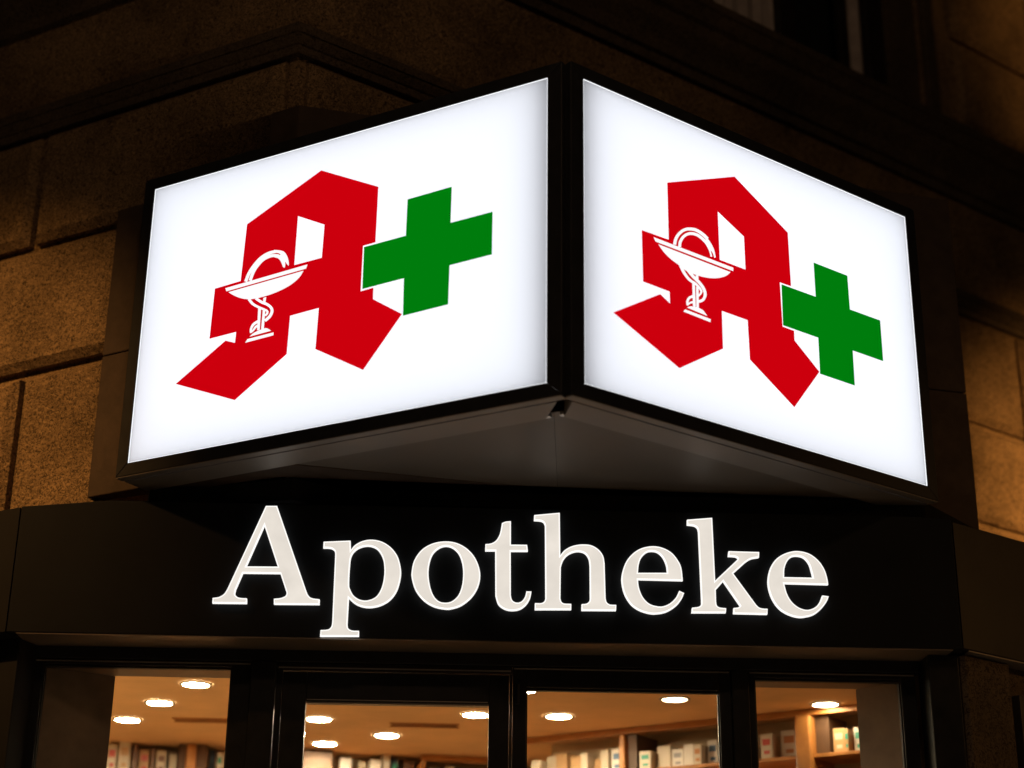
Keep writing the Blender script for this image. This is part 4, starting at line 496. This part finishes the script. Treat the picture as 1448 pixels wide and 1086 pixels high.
# ------------------------------------------------------------------ inside the shop
DL = [(-1.869, 10.0), (-2.198, 10.596), (-2.531, 11.207), (-1.245, 11.097), (-.837, 11.688), (-.212, 10.879), (-1.302, 12.06), (.107, 10.074), (.328, 10.894), (1.021, 10.282), (1.963, 10.383)]
DN = ['nearest of three bright round downlights in a row behind the left window', 'middle of three bright round downlights in a row behind the left window', 'farthest of three bright round downlights in a row behind the left window',
      'round ceiling downlight at the upper left of the door glass', 'round ceiling downlight in the middle of the door glass', 'round ceiling downlight at the upper right edge of the door glass', 'round ceiling downlight low in the door glass near the back wall',
      'round downlight half hidden at the upper left corner of the window right of the door', 'bright round downlight in the left of the window right of the door', 'dimmer round downlight with a pale trim in the window right of the door', 'single round downlight in the right window above the wooden post']
for k, ((x, y), nm) in enumerate(zip(DL, DN)):
    x *= .9675; y *= .9675
    r = .078 if k != 7 else .055
    root = thing('ceiling_downlight', (x, y, ZC), nm, 'downlight', 'downlights in the shop ceiling')
    t_ = MB(); n = 32
    ring = lambda rr, zz: [(x + rr * math.cos(2 * math.pi * i / n), y + rr * math.sin(2 * math.pi * i / n), zz) for i in range(n)]
    rings = [ring(r + .016, ZC - .001), ring(r + .014, ZC - .008), ring(r, ZC - .010), ring(r - .004, ZC - .003)]
    kk = 0
    for R_ in rings: t_.v += R_
    for a_ in range(3):
        for i in range(n): j = (i + 1) % n; t_.f.append((a_ * n + i, a_ * n + j, (a_ + 1) * n + j, (a_ + 1) * n + i)); t_.m.append(0)
    t_.build('trim', M['trim'], root, smooth=True)
    l_ = MB(); l_.cyl((x, y), r - .004, ZC - .007, ZC - .003, 32); l_.build('lens', M['lens_dim'] if k == 9 else M['lens_low'] if k == 10 else M['lens'], root)
for x, y, w, ang, nm in ((-.56, 11.29, .42, .05, 'dark slot air vent in the ceiling behind the door glass'), (-2.0, 11.2, .4, .05, 'dark slot air vent in the ceiling behind the left window')):
    x *= .9675; y *= .9675
    f_ = Frame(V2(x, y), V2(math.cos(ang), math.sin(ang)))
    rt = thing('ceiling_vent', (x, y, ZC), nm, 'vent', 'slot vents in the shop ceiling')
    v_ = MB(); v_.box(f_, -w / 2, w / 2, -.05, .05, ZC - .004, ZC - .001); v_.build('slot', M['brown'], rt)
    v_ = MB()
    for t0 in (-.065, .05): v_.box(f_, -w / 2 - .015, w / 2 + .015, t0, t0 + .015, ZC - .008, ZC - .001)
    for q in range(1, 3): v_.box(f_, -w / 2, w / 2, -.05 + q * .033 - .003, -.05 + q * .033 + .003, ZC - .008, ZC - .0045)
    v_.build('frame', M['wood'], rt)
# shelving on the right, its boards running back from the right window to behind the door
sh = thing('shelf_unit', SH(1.7, .18, 0), 'orange wooden shelf wall with posts behind the two right windows', 'shelves')
ZB = 1.662 + Z0
m_ = MB(); m_.box(SH, 0, 3.6, -.01, .3, ZB - .022, ZB); m_.build('shelf', M['wood'], sh, .003)
m_ = MB(); m_.box(SH, 0, 3.6, .0, .3, ZB - .39, ZB - .366); m_.build('shelf', M['wood'], sh, .003)
m_ = MB(); m_.box(SH, 0, 3.6, -.015, .02, 1.895 + Z0, ZC - .002); m_.build('pelmet', M['wood'], sh, .003)
m_ = MB(); m_.box(SH, 0, 3.6, .31, .33, 2.2, ZC - .003); m_.build('back_board', M['plaster'], sh)
for s0, s1, t0 in ((.722, .768, -.02), (1.972, 2.075, -.05), (3.2, 3.3, -.02)):
    m_ = MB(); m_.box(SH, s0, s1, t0, .305, .3, 1.893 + Z0); m_.build('post', M['wood'], sh, .012)
m_ = MB(); m_.box(SH, .77, .835, .02, .30, ZB + .001, 1.893 + Z0); m_.build('divider', M['dark_wood'], sh); m_ = MB(); m_.box(SH, 2.077, 2.165, .03, .30, ZB + .001, 1.893 + Z0); m_.build('divider', M['dark_wood'], sh)
m_ = MB(); m_.box(SH, 0, 3.6, .0, .3, 2.2, 2.8); m_.build('cabinet', M['dark_wood'], sh, .004)
CART = [(.015, .095, 3.336, 'ivory', None), (.1, .18, 3.363, 'ivory', None), (.186, .276, 3.375, 'tan', None), (.31, .399, 3.346, 'tan', None), (.402, .46, 3.353, 'ivory', None), (.471, .526, 3.319, 'tan', None), (.532, .598, 3.37, 'ivory', None), (.625, .712, 3.368, 'white', 'blue'),
        (.845, .935, 3.331, 'ivory', 'green'), (.941, 1.046, 3.364, 'ivory', None), (1.061, 1.149, 3.332, 'white', 'grey'), (1.158, 1.232, 3.351, 'white', None), (1.237, 1.298, 3.34, 'ivory', 'orange'), (1.305, 1.384, 3.37, 'white', 'blue'), (1.388, 1.45, 3.35, 'navy', 'blue'),
        (1.52, 1.60, 3.36, 'ivory', None), (1.704, 1.788, 3.365, 'ivory', 'red'), (1.814, 1.93, 3.388, 'white', 'orange'), (1.933, 1.958, 3.367, 'brown', None), (2.176, 2.257, 3.363, 'tan', 'ivory'), (2.26, 2.288, 3.352, 'tan', 'green'), (2.292, 2.364, 3.367, 'white', 'green')]
CL = ['low ivory carton at the far left end of the shelf beside the door', 'ivory carton second from the far left end of the right shelf', 'tall tan carton left of a gap on the right shelf', 'tan carton right of a gap on the right shelf', 'narrow ivory carton between two tan cartons', 'lowest tan carton left of the thin wooden post',
      'narrow ivory carton left of the white and blue carton', 'white and blue carton beside the thin wooden post', 'ivory carton with a green mark right of the thin wooden post', 'wide cream carton beside the carton with the green mark', 'white carton with grey print in the window right of the door', 'plain white narrow carton right of the grey printed one',
      'ivory carton with an orange band', 'white and blue carton beside the navy one', 'dark navy and blue carton at the right end of the middle window', 'ivory carton hidden behind the mullion', 'ivory carton with a red mark in the right window', 'tall white carton with an orange dot left of the wide post', 'thin brown carton against the wide wooden post', 'tan carton with a pale band right of the wide post', 'thin tan carton with green print in the right window', 'white carton with a green mark at the right end of the right window']
def carton(F, s0, s1, t0, dep, zb_, ztop, base, mark, label):
    g_ = .003; w = s1 - s0; h = ztop - zb_
    root = thing('carton', F((s0 + s1) / 2, t0 + dep / 2, zb_), label, 'carton', 'medicine cartons on the shop shelves')
    m_ = MB(); m_.box(F, s0 + g_, s1 - g_, t0, t0 + dep, zb_ + .001, ztop); m_.build('box', M[base], root, .003)
    if mark:
        m_ = MB(); cs = (s0 + s1) / 2
        m_.box(F, s0 + w * .2, s1 - w * .2, t0 - .0015, t0 - .0005, zb_ + h * .55, zb_ + h * .8); m_.build('print', M[mark], root)
        m_ = MB(); m_.box(F, s0 + w * .3, s1 - w * .25, t0 - .0015, t0 - .0005, zb_ + h * .2, zb_ + h * .34); m_.build('print', M[mark], root)
for k, ((s0, s1, zt_, b_, mk), lb) in enumerate(zip(CART, CL)):
    carton(SH, s0, s1, .03 + .02 * ((k * 7) % 4), .12, ZB, zt_, b_, mk, lb)
# back wall shelving
bs = thing('shelf_unit', BK(2.8, -.15, 0), 'orange wooden back wall shelving seen through the left window and the door', 'shelves')
ZK = 3.27
m_ = MB(); m_.box(BK, .9, 4.5, -.3, -.002, ZK - .022, ZK); m_.build('shelf', M['wood'], bs, .003)
m_ = MB(); m_.box(BK, .9, 4.5, -.3, -.002, 2.3, ZK - .024); m_.build('cabinet', M['dark_wood'], bs, .004)
m_ = MB(); m_.box(BK, 1.962, 2.03, -.33, -.004, .3, 3.478); m_.build('post', M['wood'], bs, .012)
m_ = MB(); m_.box(BK, 1.912, 1.958, -.29, -.004, ZK + .001, 3.478); m_.build('divider', M['dark_wood'], bs); m_ = MB(); m_.box(BK, 2.034, 2.105, -.29, -.004, ZK + .001, 3.478); m_.build('divider', M['dark_wood'], bs)
m_ = MB(); m_.box(BK, 2.70, 2.975, -.31, -.004, ZK + .001, 3.478); m_.build('side_cabinet', M['dark_wood'], bs, .006)
m_ = MB(); m_.box(BK, 3.605, 4.2, -.32, -.28, 3.44, 3.48); m_.box(BK, 3.605, 3.64, -.32, -.004, ZK + .001, 3.438); m_.build('case', M['wood'], bs, .006)
m_ = MB(); m_.box(BK, 3.64, 4.2, -.06, -.01, ZK + .001, 3.438); m_.build('case_back', M['dark_wood'], bs)
BC = [(1.43, 1.497, 3.462, 'ivory', 'red', 'small carton with red print at the left edge behind the left window'), (1.503, 1.588, 3.49, 'ivory', 'tan', 'ivory carton with a tan spot beside the red printed one'), (1.60, 1.64, 3.47, 'brown', None, 'narrow brown carton behind the left window'), (1.645, 1.72, 3.445, 'tan', 'red', 'tan carton with red print behind the left window'),
      (1.725, 1.755, 3.45, 'brown', None, 'slim dark brown carton beside the tan one with red print'), (1.76, 1.835, 3.437, 'ivory', 'brown', 'ivory carton with a brown label behind the left window'), (1.85, 1.905, 3.42, 'ivory', None, 'low ivory carton left of the back wall post'), (2.125, 2.17, 3.466, 'navy', 'blue', 'navy carton right of the back wall post'), (2.175, 2.215, 3.438, 'ivory', 'green', 'slim carton with green print right of the back wall post'), (2.22, 2.28, 3.45, 'ivory', None, 'ivory carton at the right edge of the left window'),
      (3.04, 3.13, 3.451, 'white', None, 'white carton right of the side cabinet in the door glass'), (3.18, 3.235, 3.43, 'ivory', None, 'low ivory carton in the middle of the door glass'), (3.25, 3.335, 3.44, 'white', None, 'pale carton left of the tallest one in the door glass'), (3.34, 3.40, 3.48, 'white', None, 'tallest white carton in the door glass'), (3.405, 3.46, 3.46, 'navy', 'green', 'dark carton with a green mark in the door glass'), (3.50, 3.58, 3.45, 'brown', None, 'brown carton beside the dark case in the door glass'),
      (3.67, 3.75, 3.40, 'ivory', None, 'ivory carton inside the dark case'), (3.80, 3.87, 3.42, 'ivory', 'orange', 'ivory carton with orange print inside the dark case'), (3.92, 4.02, 3.41, 'white', None, 'white carton at the right inside the dark case')]
for k, (s0, s1, zt_, b_, mk, lb) in enumerate(BC): carton(BK, s0, s1, -.24 + .02 * ((k * 5) % 4), .12, ZK, zt_, b_, mk, lb)
